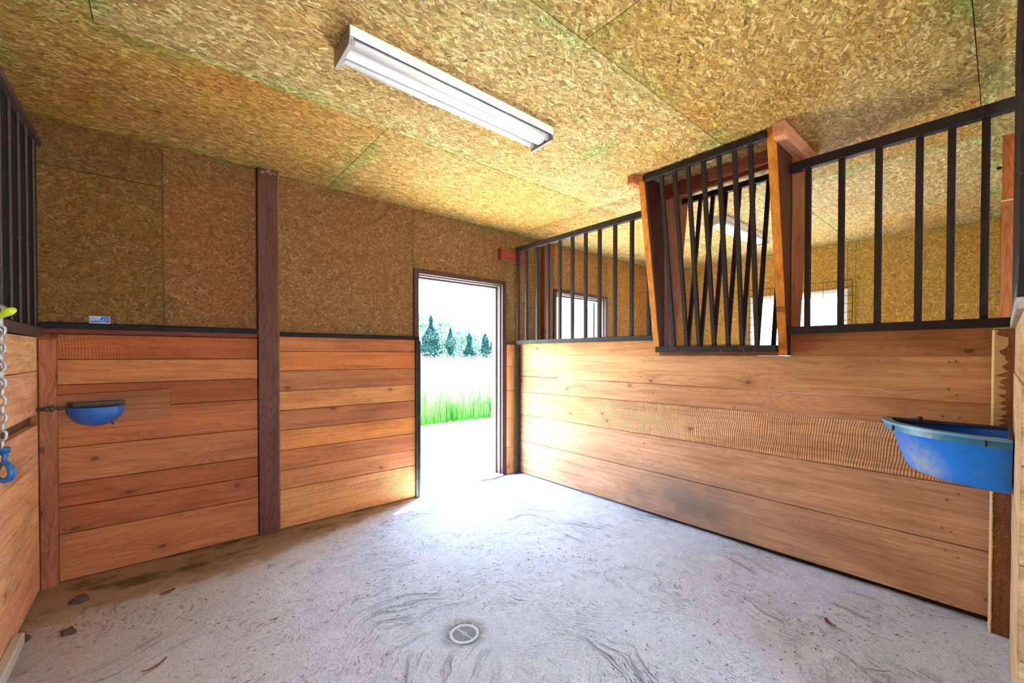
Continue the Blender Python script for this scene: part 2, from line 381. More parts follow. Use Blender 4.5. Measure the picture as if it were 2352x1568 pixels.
def blue_mat(name, col, scuff, spot=False):
    t = NT(name); P = t.n('TexCoord').outputs['Object']; x, y, z = t.sep(P)
    n1 = t.noise(P, 7, 5, 0.7); n2 = t.noise(t.vmath('MULTIPLY', P, (20, 20, 60)), 1.0, 4, 0.7)
    m = t.math('MULTIPLY', t.ramp(n1, [(0.47, 0.0), (0.62, 1.0)]), t.ramp(n2, [(0.40, 0.35), (0.62, 1.0)]))
    c = t.mix(t.math('MULTIPLY', m, scuff), col, (0.30, 0.38, 0.44))
    if spot:
        ds = t.n('VectorMath', operation='LENGTH'); t.l(t.vmath('SUBTRACT', P, (-0.03, 0.07, -0.05)), ds.inputs[0])
        k = t.math('MULTIPLY', t.ramp(ds.outputs['Value'], [(0.04, 1.0), (0.15, 0.0)]), t.ramp(t.noise(P, 22, 5, 0.7), [(0.36, 0.2), (0.55, 1.0)]))
        c = t.mix(t.math('MULTIPLY', k, 0.85), c, (0.40, 0.46, 0.50))
    n3 = t.noise(P, 60, 3, 0.7); c = t.mix(t.math('MULTIPLY', t.ramp(n3, [(0.62, 0.0), (0.74, 1.0)]), 0.5), c, (0.06, 0.08, 0.12))
    return t.end(c, 0.38, t.bump(n2, 0.2, 0.001), spec=0.5)
BLUEPL = blue_mat('scuffed_blue_plastic', (0.003, 0.22, 0.88), 0.2, True)
BLUERIM = blue_mat('worn_teal_blue_rim', (0.02, 0.20, 0.34), 0.6)
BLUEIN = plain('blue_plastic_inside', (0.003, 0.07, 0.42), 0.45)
BLUEEN = blue_mat('blue_enamel', (0.006, 0.09, 0.36), 0.12)
BLUEHK = blue_mat('blue_painted_hook', (0.006, 0.10, 0.36), 0.12)

def floor_mat():
    t = NT('limed_rough_concrete'); P = t.n('NewGeometry').outputs['Position']; x, y, z = t.sep(P)
    wn = t.n('TexNoise'); t.l(P, wn.inputs['Vector']); wn.inputs['Scale'].default_value = 1.1; wn.inputs['Detail'].default_value = 3
    W = t.vmath('ADD', P, t.vmath('MULTIPLY', t.vmath('SUBTRACT', wn.outputs['Color'], (0.5, 0.5, 0.5)), (0.9, 0.9, 0)))
    wx, wy, wz = t.sep(W)
    tex = t.noise(P, 120, 3, 0.7); mid = t.noise(P, 9, 5, 0.65)
    # trowel sweeps: long curved ridges round the drain side of the floor
    cxn = t.math('SUBTRACT', wx, 1.05); cyn = t.math('SUBTRACT', wy, 1.25)
    rad = t.math('SQRT', t.math('ADD', t.math('MULTIPLY', cxn, cxn), t.math('MULTIPLY', cyn, cyn)))
    rn = t.noise(t.comb(t.math('MULTIPLY', rad, 26), t.math('MULTIPLY', wx, 1.2), t.math('MULTIPLY', wy, 1.2)), 1.0, 4, 0.65)
    patch = t.noise(P, 1.5, 3, 0.5)
    pm = t.ramp(patch, [(0.50, 0.0), (0.62, 1.0)])
    crease = t.math('MULTIPLY', t.ramp(rn, [(0.56, 0.0), (0.59, 1.0), (0.62, 0.0)]), pm)
    # dark flecks of trodden dirt stretched along the sweeps
    fl = t.noise(t.comb(t.math('MULTIPLY', rad, 95), t.math('MULTIPLY', wx, 26), t.math('MULTIPLY', wy, 26)), 1.0, 4, 0.75)
    p2 = t.ramp(t.noise(P, 2.3, 4, 0.6), [(0.42, 0.0), (0.60, 1.0)])
    flm = t.math('MULTIPLY', t.ramp(fl, [(0.53, 0.0), (0.62, 1.0)]), t.math('ADD', t.math('MULTIPLY', p2, 0.95), 0.12))
    sp_ = t.noise(P, 105, 2, 0.6); spk = t.ramp(sp_, [(0.68, 0.0), (0.73, 1.0)])
    # brown muck plus painted shade beyond the door light, along the back wall foot
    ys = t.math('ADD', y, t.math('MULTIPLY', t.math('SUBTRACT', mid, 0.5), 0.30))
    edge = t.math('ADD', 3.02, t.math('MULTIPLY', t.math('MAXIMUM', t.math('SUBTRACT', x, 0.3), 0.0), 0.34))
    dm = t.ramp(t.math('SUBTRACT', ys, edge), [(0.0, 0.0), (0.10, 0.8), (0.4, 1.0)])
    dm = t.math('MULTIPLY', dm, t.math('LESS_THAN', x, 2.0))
    lf = t.ramp(x, [(0.0, 0.0), (0.5, 0.0)]);
    lft = t.math('MULTIPLY', t.math('MAXIMUM', t.math('SUBTRACT', 0.55, x), 0.0), 0.75, clamp=True)
    dirt = t.math('MAXIMUM', t.math('MULTIPLY', dm, 0.92), t.math('MULTIPLY', lft, t.math('ADD', mid, 0.2)))  # mask carries both the muck and the painted shade
    # darkest muck patches
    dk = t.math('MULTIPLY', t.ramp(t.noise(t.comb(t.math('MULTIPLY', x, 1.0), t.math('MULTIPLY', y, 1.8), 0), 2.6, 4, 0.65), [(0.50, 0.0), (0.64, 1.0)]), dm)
    base = t.ramp(mid, [(0.25, (0.60, 0.64, 0.75)), (0.55, (0.72, 0.77, 0.89)), (0.8, (0.80, 0.85, 0.95))])
    base = t.mix(t.math('MULTIPLY', t.ramp(tex, [(0.38, 1.0), (0.52, 0.0)]), 0.5), base, (0.33, 0.32, 0.34))
    c = t.mix(t.math('MULTIPLY', crease, 0.35), base, (0.16, 0.14, 0.14))
    c = t.mix(t.math('MULTIPLY', flm, 0.72), c, (0.12, 0.085, 0.07))
    c = t.mix(t.math('MULTIPLY', spk, 0.55), c, (0.14, 0.10, 0.09))
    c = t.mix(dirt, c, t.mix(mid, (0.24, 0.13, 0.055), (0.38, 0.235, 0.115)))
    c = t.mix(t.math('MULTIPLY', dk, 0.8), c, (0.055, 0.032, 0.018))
    ring = t.math('SQRT', t.math('ADD', t.math('POWER', t.math('SUBTRACT', x, 1.10), 2.0), t.math('POWER', t.math('SUBTRACT', y, 1.70), 2.0)))
    rk = t.math('MULTIPLY', t.ramp(ring, [(0.072, 1.0), (0.085, 0.7), (0.13, 0.0)]), t.ramp(t.noise(P, 22, 3), [(0.35, 0.2), (0.55, 1.0)]))
    c = t.mix(t.math('MULTIPLY', rk, 0.8), c, (0.10, 0.085, 0.08))
    h = t.math('ADD', t.math('MULTIPLY', tex, 0.22), t.math('ADD', t.math('MULTIPLY', mid, 0.7), t.math('MULTIPLY', t.math('MULTIPLY', rn, pm), 1.0)))
    h = t.math('SUBTRACT', h, t.math('MULTIPLY', crease, 0.5))
    return t.end(c, 0.82, t.bump(h, 0.9, 0.018), spec=0.2)
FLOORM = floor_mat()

# ------------------------------------------------------------------ room constants (metres)
YA, XB, XD, XC, CZ, TZ = 3.64, 3.07, -0.51, 6.30, 2.69, 1.475
YB = -0.034
# linear board colours
def lin(r, g, b): return tuple((v/255)**2.2 for v in (r, g, b))

# ---- floor
def build_floor():
    nx, ny = 170, 110; x0, x1, y0, y1 = -3.6, 6.5, -2.76, 3.80; vs = []
    xs = sorted([x0+(x1-x0)*i/nx for i in range(nx+1) if abs(x0+(x1-x0)*i/nx-1.10) > 0.135]+[1.10-0.126+0.006*i for i in range(43)])
    ys = sorted([y0+(y1-y0)*i/ny for i in range(ny+1) if abs(y0+(y1-y0)*i/ny-1.695) > 0.135]+[1.695-0.126+0.006*i for i in range(43)])
    nx = len(xs)-1; ny = len(ys)-1
    for y in ys:
        for x in xs:
            h = 0.006*mnoise.noise(Vector((x*1.7, y*1.7, 0)))+0.003*mnoise.noise(Vector((x*6, y*6, 3)))-0.004
            d = math.hypot(x-1.10, y-1.695)
            h -= 0.012*math.exp(-(d/0.25)**2)
            up = max(0.0, math.cos(math.atan2(y-1.695, x-1.10)-0.85))
            h += 0.006*up*math.exp(-((d-0.11)/0.025)**2)
            h = min(h, 0.0); k = min(1, max(0, (0.10-d)/0.03)); h = h*(1-k)-0.0145*k
            vs.append((x, y, h))
    fs = [(j*(nx+1)+i, j*(nx+1)+i+1, (j+1)*(nx+1)+i+1, (j+1)*(nx+1)+i) for j in range(ny) for i in range(nx)]
    # hole under the drain grate
    keep = []
    for f in fs:
        c = [sum(vs[k][a] for k in f)/4 for a in (0, 1)]
        if math.hypot(c[0]-1.10, c[1]-1.695) > 0.064: keep.append(f)
    mb = MB(); mb.add(vs, keep, True)
    b = MB(); b.box(x0, x1, y0, y1, -0.20, -0.12)
    mb.add(b.v, b.f)
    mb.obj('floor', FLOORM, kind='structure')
build_floor()

# ---- panel builder: local X long, local Z out of the face
def osb_panel(parent, origin, ux, uy, L, W, color, th=0.011, gap=0.0015, mat=None):
    """origin corner; ux, uy unit vectors of the sheet's two sides"""
    ux = Vector(ux); uy = Vector(uy); un = ux.cross(uy)
    me = bpy.data.meshes.new('osb_panel'); c = 0.001
    mb = MB(); mb.box(-L/2+gap, L/2-gap, -W/2+gap, W/2-gap, -th, 0, c); me = mb.mesh('osb_panel')
    for nm in ('near', 'far'):
        uvl = me.uv_layers.new(name=nm)
        for lp in me.loops:
            v = me.vertices[lp.vertex_index].co
            uvl.data[lp.index].uv = (v.x+L/2, v.y+W/2) if nm == 'near' else (L/2-v.x, W/2-v.y)
    o = bpy.data.objects.new('osb_panel', me); COL.objects.link(o); me.materials.append(mat or OSB)
    o.parent = parent
    m = Matrix((ux, uy, un)).transposed().to_4x4(); m.translation = Vector(origin)+ux*L/2+uy*W/2
    o.matrix_local = m if not parent else Matrix.Translation(-wloc(parent)) @ m
    o.color = (*color, 1)
    return o

# ---- ceiling
cb = MB(); cb.box(-3.6, 6.46, -2.75, 3.80, 2.703, 2.82)  # stretch behind the stall fronts added to cut light from there
ceiling = cb.obj('ceiling', BACKM, kind='structure')
CEILC = {'pale': (1.14, 1.16, 1.22), 'warm': (1.02, 0.93, 0.74), 'mid': (1.0, 1.0, 0.95), 'orange': (1.0, 0.84, 0.58)}
rows = [(-2.6, -1.16, [(-3.5, -1.0, 'mid'), (-1.0, 1.4, 'mid'), (1.4, 3.8, 'mid'), (3.8, 6.3, 'mid')]), (-1.16, 0.09, [(-0.6, 2.0, 'mid'), (2.0, 4.4, 'mid'), (4.4, 6.4, 'pale')]),
        (0.09, 1.21, [(-0.6, 1.40, 'mid'), (1.40, 3.84, 'warm'), (3.84, 6.4, 'pale')]),
        (1.21, 2.47, [(-0.6, -0.19, 'warm'), (-0.19, 2.25, 'pale'), (2.25, 4.69, 'pale'), (4.69, 6.4, 'mid')]),
        (2.47, 3.66, [(-0.6, 1.05, 'orange'), (1.05, 3.49, 'warm'), (3.49, 6.4, 'mid')])]
for y0, y1, segs in rows:
    for x0, x1, k in segs:
        # face down: ux x uy = -z
        osb_panel(ceiling, (x0, y1, CZ), (1, 0, 0), (0, -1, 0), x1-x0, y1-y0, CEILC[k], mat=OSBC)

# ---- back wall with two doorways
D1 = (1.85, 2.85, 2.09); D2 = (3.70, 4.66, 2.09)
def back_core(mb, y0, y1):
    for a, b in ((-3.5, D1[0]), (D1[1], D2[0]), (D2[1], 6.46)): mb.box(a, b, y0, y1, -0.10, 2.70)
    for d in (D1, D2): mb.box(d[0], d[1], y0, y1, d[2], 2.70)
    return mb
wall_back = back_core(MB(), 3.653, 3.80).obj('wall_back', BACKM, kind='structure')
AW = (0.80, 0.66, 0.50)
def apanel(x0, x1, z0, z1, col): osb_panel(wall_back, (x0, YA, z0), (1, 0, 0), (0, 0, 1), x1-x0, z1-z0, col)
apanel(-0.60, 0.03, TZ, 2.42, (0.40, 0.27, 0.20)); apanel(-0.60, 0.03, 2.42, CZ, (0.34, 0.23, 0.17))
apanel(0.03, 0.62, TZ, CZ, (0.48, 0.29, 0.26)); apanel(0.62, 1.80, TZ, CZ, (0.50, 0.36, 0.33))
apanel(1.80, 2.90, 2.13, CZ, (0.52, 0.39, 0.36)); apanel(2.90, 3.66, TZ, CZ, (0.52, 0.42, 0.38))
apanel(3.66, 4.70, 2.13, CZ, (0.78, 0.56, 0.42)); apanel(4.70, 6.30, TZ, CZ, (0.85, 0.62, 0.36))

def lay_rows(parent, horiz, a0, a1, face, rows, side=-1, th=0.035):
    """boards between a0..a1 on a wall; horiz 'x' or 'y'; rows: (z0,z1,colour,mat) or with taper"""
    for r in rows:
        z0, z1, col, mat = r[:4]; tp = r[4] if len(r) > 4 else None
        pr = random.uniform(0, 0.004)
        f0, f1 = (face+pr, face+th) if side < 0 else (face-th, face-pr)
        g = 0.0016
        if horiz == 'x': o = beam('board', a0+0.001, a1-0.001, f0, f1, z0+g, z1-g, mat, parent, color=col, taper=tp)
        else: o = beam('board', f0, f1, a0+0.001, a1-0.001, z0+g, z1-g, mat, parent, color=col, taper=tp)
YF = 3.605   # face of the kick boards on the back wall
ZL = [0.0, .275, .433, .574, .782, .998, 1.150, 1.297, 1.447]
CL = [(172, 104, 62), (160, 90, 52), (154, 84, 48), (176, 108, 66), (172, 100, 56), (158, 84, 44), (188, 118, 68), (160, 86, 42)]
lay_rows(wall_back, 'x', -0.60, 0.550, YF, [(ZL[i], ZL[i+1], lin(*CL[i]), (WOODSAW if i in (7,) else WOOD)) for i in range(8)])
beam('top_batten', -0.60, 0.550, 3.585, 3.64, 1.449, 1.478, POSTW, wall_back, color=lin(110, 52, 36), label='thin dark red batten under the rail')
ZR = [0.0, .296, .446, .598, .749, .901, 1.050, 1.203, 1.352, 1.466]
CR = [(205, 138, 84), (184, 118, 72), (180, 110, 66), (206, 130, 68), (168, 104, 64), (206, 138, 82), (170, 108, 66), (190, 112, 58), (186, 112, 66)]
lay_rows(wall_back, 'x', 0.684, 1.80, YF, [(ZR[i], ZR[i+1], lin(*CR[i]), (WOODSAW if i in (0, 3, 5) else WOOD)) for i in range(9)])
lay_rows(wall_back, 'x', 2.905, 3.10, YF, [(a, b, lin(240, 178, 116), WOOD) for a, b in ((0, .30), (.30, .62), (.62, .93), (.93, 1.2), (1.2, 1.44))])
lay_rows(wall_back, 'x', 3.12, 3.66, YF, [(a, b, lin(180, 110, 66), WOOD) for a, b in ((0, .28), (.28, .56), (.56, .86), (.86, 1.16), (1.16, 1.46))])
lay_rows(wall_back, 'x', 4.70, 6.30, YF, [(a, b, lin(180, 110, 66), WOOD) for a, b in ((0, .28), (.28, .56), (.56, .86), (.86, 1.16), (1.16, 1.46))])
CAPM = steel_mat('black_cap_rail', (0.006, 0.004, 0.004), 0.7, 0.08)
def caprail(x0, x1, z0, z1, y0=3.572):
    m = MB(); m.box(x0, x1, y0, y0+0.006, z0, z1, 0.001); m.box(x0, x1, y0, 3.64, z1-0.005, z1, 0.001)
    at(m, 'cap_rail', CAPM, wall_back)
caprail(-0.50, 0.552, 1.478, 1.512); caprail(0.690, 1.83, 1.466, 1.494); caprail(4.70, 6.28, 1.466, 1.5)
# steel edging at the door side of the kick boards
m = MB(); m.box(1.800, 1.836, 3.585, 3.64, 0.0, 1.466, 0.002); m.box(1.826, 1.842, 3.575, 3.585, 0.0, 1.455, 0.001)
at(m, 'edge_angle', GREENST, wall_back, label='black steel angle guarding the board ends by the doorway')

# nail heads on the back wall boards
def nails(parent, pts, nrm, r=0.0038, name='nail_heads'):
    mb = MB(); nrm = Vector(nrm)
    for p in pts:
        p = Vector(p); mb.tube([p, p+nrm*0.0022], [r, r*0.7], 7)
    at(mb, name, NAILM, parent, kind='stuff')
pts = []
for zs, xs in ((ZL, (-0.395, 0.02, 0.525)), (ZR, (0.705, 1.10, 1.49, 1.77))):
    for i in range(len(zs)-1):
        for x in xs:
            for dz in (0.03, -0.03):
                z = (zs[i] if dz > 0 else zs[i+1])+dz
                pts.append((x+random.uniform(-.012, .012), YF-0.0005, z+random.uniform(-.008, .008)))
nails(wall_back, pts, (0, -1, 0))
pts = []
for x in (0.005, 0.055, 0.60, 0.72, 1.78, 1.82, -0.28, 1.05):
    for k in range(6): pts.append((x, YA, 1.55+k*0.22+random.uniform(-.03, .03)))
nails(wall_back, pts, (0, -1, 0), 0.0035, 'panel_nails')

# ---- dividing wall (right) boards; one board thick, seen from both stalls
wall_right = empty('wall_right', (XB, 1.8, 0), kind='structure')
Bc = [(220, 164, 126), (218, 160, 122), (224, 162, 112), (214, 152, 108), (224, 162, 112), (216, 150, 100)]
def brow(z0, z1, y0, y1, col, mat, tp=None):
    return beam('board', XB, XB+0.038, y0, y1, z0+0.0016, z1-0.0016, mat, wall_right, color=lin(*col), taper=tp)
brow(0.006, 0.360, 0.03, 3.62, Bc[0], WOODB, (0.030, -0.002, -0.004, 0.002))
brow(0.360, 0.662, 0.03, 3.62, Bc[1], WOODB, (-0.001, 0.004, 0.004, -0.005))
brow(0.662, 0.932, 0.03, 3.62, Bc[2], WOODBS, (0.005, -0.005, 0.024, -0.023))
brow(0.932, 1.088, 0.03, 3.62, Bc[3], WOODB, (0.025, -0.022, 0.0, 0.0))
brow(1.090, 1.3255, 0.03, 3.62, Bc[4], WOODB)
brow(1.3222, 1.452, 1.872, 3.62, Bc[5], WOODB); brow(1.3222, 1.468, 0.03, 0.905, (190, 124, 80), WOODB)
beam('gap_dark_beam', 3.112, 3.15, -0.05, 3.60, -0.05, 0.07, POSTW, wall_right, color=lin(60, 40, 30), label='dark timber added behind the gap under the bottom board to keep it dark')  # added so the gap below the boards stays dark
pts = []
for y in (0.16, 0.20, 3.5, 1.9, 2.0):
    for z in (0.05, 0.30, 0.42, 0.60, 0.72, 0.90, 1.0, 1.14, 1.28): pts.append((XB-0.0005, y+random.uniform(-.02, .02), z+random.uniform(-.02, .02)))
nails(wall_right, pts, (-1, 0, 0), 0.005)

# corner steel angle where the partition meets the back wall
m = MB(); m.box(3.020, 3.070, 3.575, 3.603, 0.0, 1.435, 0.002); m.box(2.985, 3.020, 3.560, 3.568, 0.0, 1.435, 0.001); m.box(3.012, 3.020, 3.568, 3.603, 0, 1.435, 0.001)
o = at(m, 'corner_angle', GREENST, None, label='dark green-black steel corner angle standing right of the open doorway', cat='steel angle')

# ---- front wall: board section right of the camera, grille above
wall_front = empty('wall_front', (2.4, YB, 0), kind='structure')
for i, (z0, z1) in enumerate(((0, .24), (.24, .50), (.50, .76), (.76, 1.03), (1.03, 1.25), (1.25, 1.46))):
    beam('board', 1.75, 2.99, YB-0.038, YB-random.uniform(0, .004), z0+.002, z1-.002, WOODSAW, wall_front, color=lin(214, 176, 132))
lower_front = [(3.11, 6.3)]
for a, b in lower_front:
    for z0, z1 in ((0, .28), (.28, .56), (.56, .86), (.86, 1.16), (1.16, 1.46)):
        beam('board', a, b, YB-0.038, YB, z0+.002, z1-.002, WOOD, wall_front, color=lin(180, 112, 68))
def grille(name, x_y, fixed, a0, a1, zb, zt, bars, label, mat=STEEL, rb=0.0145, h=0.042, d=0.045, sides=1, group='steel stall grilles', ht=None):
    """x_y: axis the grille runs along; fixed: near face coordinate on the other axis"""
    lo = (a0+a1)/2
    base = (fixed, lo, zb) if x_y == 'y' else (lo, fixed, zb)
    r = empty(name, base, label=label, cat='grille', group=group)
    def bx(a, b, c0, c1, z0, z1, nm, ch=0.002, **k):
        m = MB()
        if x_y == 'y': m.box(c0, c1, a, b, z0, z1, ch)
        else: m.box(a, b, c0, c1, z0, z1, ch)
        return at(m, nm, mat, r, **k)
    f1 = fixed+d*sides; c0, c1 = min(fixed, f1), max(fixed, f1); cm = (c0+c1)/2
    bx(a0, a1, c0, c1, zb, zb+h, 'bottom_rail'); ht = ht or h*1.25; bx(a0, a1, c0, c1, zt-ht, zt, 'top_rail')
    for a in bars: bx(a-rb, a+rb, cm-rb, cm+rb, zb+h, zt-ht, 'bar')
    return r
grille('stall_grille', 'y', 2.985, 1.85, 3.566, 1.445, 2.512, [3.545, 3.407, 3.235, 3.07, 2.905, 2.738, 2.573, 2.408, 2.238, 2.066, 1.900],
       'dark steel bar grille on the plank partition, between the doorway and the hay rack')
grille('stall_grille', 'y', 2.985, -0.035, 0.885, 1.462, 2.528, [0.795, 0.628, 0.461, 0.296, 0.178, 0.062],
       'dark steel bar grille on the plank partition above the blue corner tub', h=0.045)
grille('stall_grille', 'x', -0.024, 1.75, 2.97, 1.49, 2.66, [1.80+0.085*i for i in range(14)],
       'dark steel grille at the far right edge, seen almost edge-on', d=-0.024, rb=0.010) 
beam('sill_cap', 1.75, 2.97, YB-0.05, YB+0.012, 1.455, 1.488, CHEWED, wall_front, color=lin(176, 168, 158))
# end post of the partition with its chewed pale corner
t = empty('end_post', (3.03, 0.0, 0), label='short rough timber post at the right end of the plank partition, edge chewed pale', cat='post')
beam('post_body', 3.0, 3.07, -0.045, 0.026, -0.01, 1.455, CHEWED, t, color=lin(150, 94, 62))
m = MB(); random.seed(3)
zz = 0.0; pl = []
while zz < 1.45:
    w_ = 0.022 if zz > 0.98 else 0.003
    pl.append((zz, w_*random.uniform(0.25, 1.7))); zz += random.uniform(0.006, 0.022)
pl.append((1.45, 0.010))
for i in range(len(pl)-1):
    z0, a = pl[i]; z1, b = pl[i+1]
    m.add([(2.9985, 0.027, z0), (3.02, 0.034, z0), (2.9985, 0.027-a*1.3, z0), (2.9985, 0.027, z1), (3.02, 0.034, z1), (2.9985, 0.027-b*1.3, z1), (2.996, 0.022, (z0+z1)/2)],
          [(0, 3, 4, 1), (0, 2, 6), (2, 5, 6), (5, 3, 6), (3, 0, 6)])
at(m, 'chewed_edge', plain('chewed_pale_wood', (0.66, 0.43, 0.19), 0.8), t, label='pale splintered strip where the corner was chewed')

# upper timber of the partition's front post, in two lengths
t = empty('upper_post', (3.3, -0.01, 1.5), label='orange timber stud behind the right grille, spliced half way up', cat='post')
beam('post_length', 3.27, 3.31, -0.045, 0.012, 1.50, 2.115, POSTW, t, color=lin(184, 112, 66))
beam('post_length', 3.265, 3.305, -0.045, 0.010, 2.125, 2.455, POSTW, t, color=lin(176, 98, 50))
m = MB(); m.box(3.262, 3.315, -0.045, 0.014, 2.115, 2.125); at(m, 'splice_edge', plain('fresh_cut_wood', (0.62, 0.42, 0.16), 0.7), t)
for z in (1.66, 2.30):
    m = MB(); m.box(3.285, 3.30, 0.012, 0.030, z-0.006, z+0.006, 0.001); at(m, 'hinge_pin', CHAINM if z < 2 else PIPEM, t)

# ---- unseen aisle walls added to cut light from behind; doorway sized for the fill
AD = (0.2, 1.5, 2.2)
m = MB(); m.box(-3.6, AD[0], -2.75, -2.6, -.1, 2.70); m.box(AD[1], 6.46, -2.75, -2.6, -.1, 2.70); m.box(AD[0], AD[1], -2.75, -2.6, AD[2], 2.70)
m.obj('wall_light_blocker', wood_mat('aisle_boarding'), color=lin(190, 130, 84), kind='structure')
m = MB(); m.box(-3.6, -3.45, -2.6, 3.80, -.1, 2.70); m.obj('wall_far_left', wood_mat('far_boarding'), color=lin(150, 100, 64), kind='structure')
m = MB(); m.box(XC+.013, XC+.16, -2.6, -0.42, -.1, 2.70); m.obj('wall_aisle_end', wood_mat('end_boarding'), color=lin(180, 120, 80), kind='structure')
# ---- left partition: boards, grille, black sheet standing in for the unlit next stall
wall_left = empty('wall_left', (XD, 2.0, 0), kind='structure')
LC = (240, 190, 146)
for z0, z1, tp in ((0.0, .205, None), (.205, .484, None), (.484, .722, None), (.722, .950, (0, 0, 0.0, -0.014)), (.982, 1.233, (0, .012, 0, 0)), (1.233, 1.425, None)):
    c = (LC[0]+random.randint(-8, 6), LC[1]+random.randint(-8, 6), LC[2]+random.randint(-6, 6))
    beam('board', XD-0.038, XD, -0.05, 3.565, z0+.0018, z1-.0018, WOOD, wall_left, color=lin(*c), taper=tp)
m = MB(); m.box(XD-0.05, XD-0.03, -0.05, 3.58, 0.90, 1.02); at(m, 'backing_board', WOOD, wall_left, color=lin(120, 92, 70), label='grey weathered board showing through the gap')
m = MB(); m.box(XD-0.062, XD-0.052, -0.05, 3.64, 0.0, 2.70); m.box(XD-0.008, XD-0.003, -0.05, 3.636, 1.43, 2.56); at(m, 'dark_stall_sheet', BLACKP, wall_left, label='added black sheet standing in for the unlit stall behind the left bars')
nails(wall_left, [(XD+0.0005, 3.35+random.uniform(-.02, .02), z) for z in (.05, .15, .26, .42, .55, .66, .78, .9, 1.03, 1.18, 1.28, 1.38)], (1, 0, 0), 0.005)
grille('stall_grille', 'y', -0.487, -0.05, 3.60, 1.428, 2.535, [3.49-0.165*k for k in range(19)][::1],
       'brown steel grille with black behind it at the left edge of the stall', mat=STEELD, rb=0.0042, h=0.050, d=0.03, sides=-1, ht=0.034)
t = beam('corner_post', -0.505, -0.437, 3.565, 3.605, -0.005, 1.412, POSTW, None, color=lin(158, 96, 66),
     label='short orange-brown corner post left of the water bowl', cat='post')

# low kerb at the foot of the left boards
beam('floor_kerb', XD, -0.472, 0.6, 2.975, -0.01, 0.045, plain('whitewashed_kerb', (0.55, 0.52, 0.47), 0.85), None, c=0.006,
     label='low whitewashed kerb strip at the foot of the left boards', cat='kerb')

# ---- tall post in the back wall
t = empty('wooden_post', (0.617, 3.60, 0), label='tall dark brown squared post between the two board panels of the back wall', cat='post')
beam('post_body', 0.552, 0.684, 3.575, 3.64, -0.01, 2.69, POSTW, t, color=lin(98, 62, 50))
beam('post_edge', 0.676, 0.6865, 3.5745, 3.60, -0.005, 2.68, POSTW, t, color=lin(130, 84, 60))
m = MB()
for k in range(22):
    x = random.uniform(0.57, 0.67); z = 2.675+random.uniform(-.02, .005); y = 3.568+random.uniform(-.006, .006)
    m.tube([(x, y, z), (x+random.uniform(-.012, .012), y-.006, z+random.uniform(-.01, .01))], 0.0022, 4)
at(m, 'chaff', plain('pale_chaff', (0.55, 0.42, 0.26), 0.8), t, kind='stuff', label='bits of pale chaff caught at the top')
beam('wooden_post', 3.44, 3.58, 3.575, 3.64, 0.0, 2.69, POSTW, None, color=lin(132, 84, 60),
     label='brown squared post in the back wall left of the second doorway', cat='post')
# nailing block that carries the grille's top rail
beam('nailing_block', 2.79, 3.14, 3.568, 3.64, 2.355, 2.485, POSTW, None, color=lin(150, 72, 54),
     label='reddish timber block on the back wall holding the grille top rail', cat='block')

# ---- doors
def door_frame(name, d, lab):
    x0, x1, z1 = d; f = empty(name, ((x0+x1)/2, 3.7, 0), kind='structure')
    for a, b, nm in ((x0-0.048, x0, 'frame_jamb'), (x1, x1+0.048, 'frame_jamb')):
        m = MB(); m.box(a, b, 3.622, 3.664, 0.0, z1+0.045, 0.003)
        at(m, nm, FRAMEM, f)
    m = MB(); m.box(x0, x1, 3.622, 3.664, z1, z1+0.045, 0.003); at(m, 'frame_head', FRAMEM, f)
    m = MB(); m.box(x0-0.001, x0+0.012, 3.66, 3.81, 0, z1); at(m, 'jamb_lining', JAMBM, f)
    m = MB(); m.box(x1-0.012, x1+0.001, 3.66, 3.81, 0, z1); m.box(x1-0.03, x1-0.012, 3.71, 3.725, 0, z1)
    at(m, 'jamb_lining', JAMBM, f)
    m = MB(); m.box(x0+.012, x1-.012, 3.66, 3.81, z1-0.012, z1+.001); m.box(x0+.012, x1-.012, 3.71, 3.725, z1-0.03, z1-.012)
    at(m, 'head_lining', JAMBM, f)
    for z in (1.02, 1.20):
        m = MB(); m.box(x1-0.0145, x1-0.012, 3.735, 3.765, z-.035, z+.035, 0.001); at(m, 'strike_plate', PIPEM, f)
    return f
d1 = door_frame('door_1', D1, ''); d2 = door_frame('door_2', D2, '')
# second doorway's leaf, swung outwards
lf = empty('door_leaf', (4.66, 3.82, 0.02), label='brown door swung open outside the second doorway', cat='door')
m = MB(); m.box(0, 0.92, -0.02, 0.02, 0, 2.05, 0.003); o = m.obj('leaf_panel', FRAMEM, lf)
m2 = MB()
for zz in (0.25, 1.15):
    m2.box(0.14, 0.78, -0.026, -0.02, zz, zz+0.7, 0.003)
o2 = m2.obj('raised_panel', FRAMEM, lf)
o.location = o2.location = (0, 0, 0)
m = MB(); m.tube([(0.86, -0.02, 1.0), (0.86, -0.07, 1.0)], 0.012, 8); m.tube([(0.86, -0.07, 1.0), (0.86, -0.10, 1.0)], [0.028, 0.02], 10)
o3 = m.obj('door_knob', CHAINM, lf); o3.location = (0, 0, 0)
lf.rotation_euler = (0, 0, math.radians(48))
# broken concrete lip at the doorway
m = MB(); m.prism([(1.85, 3.64), (2.85, 3.64), (2.85, 3.60), (2.70, 3.575), (2.6, 3.60), (2.2, 3.63), (1.85, 3.632)], 2, -0.05, 0.012)
m.prism([(1.85, 3.64), (2.85, 3.64), (2.85, 3.84), (1.85, 3.84)], 2, -0.08, 0.012)
at(m, 'door_sill', plain('pale_concrete_sill', (0.55, 0.52, 0.48), 0.85), None, label='worn concrete sill across the open doorway', cat='sill')

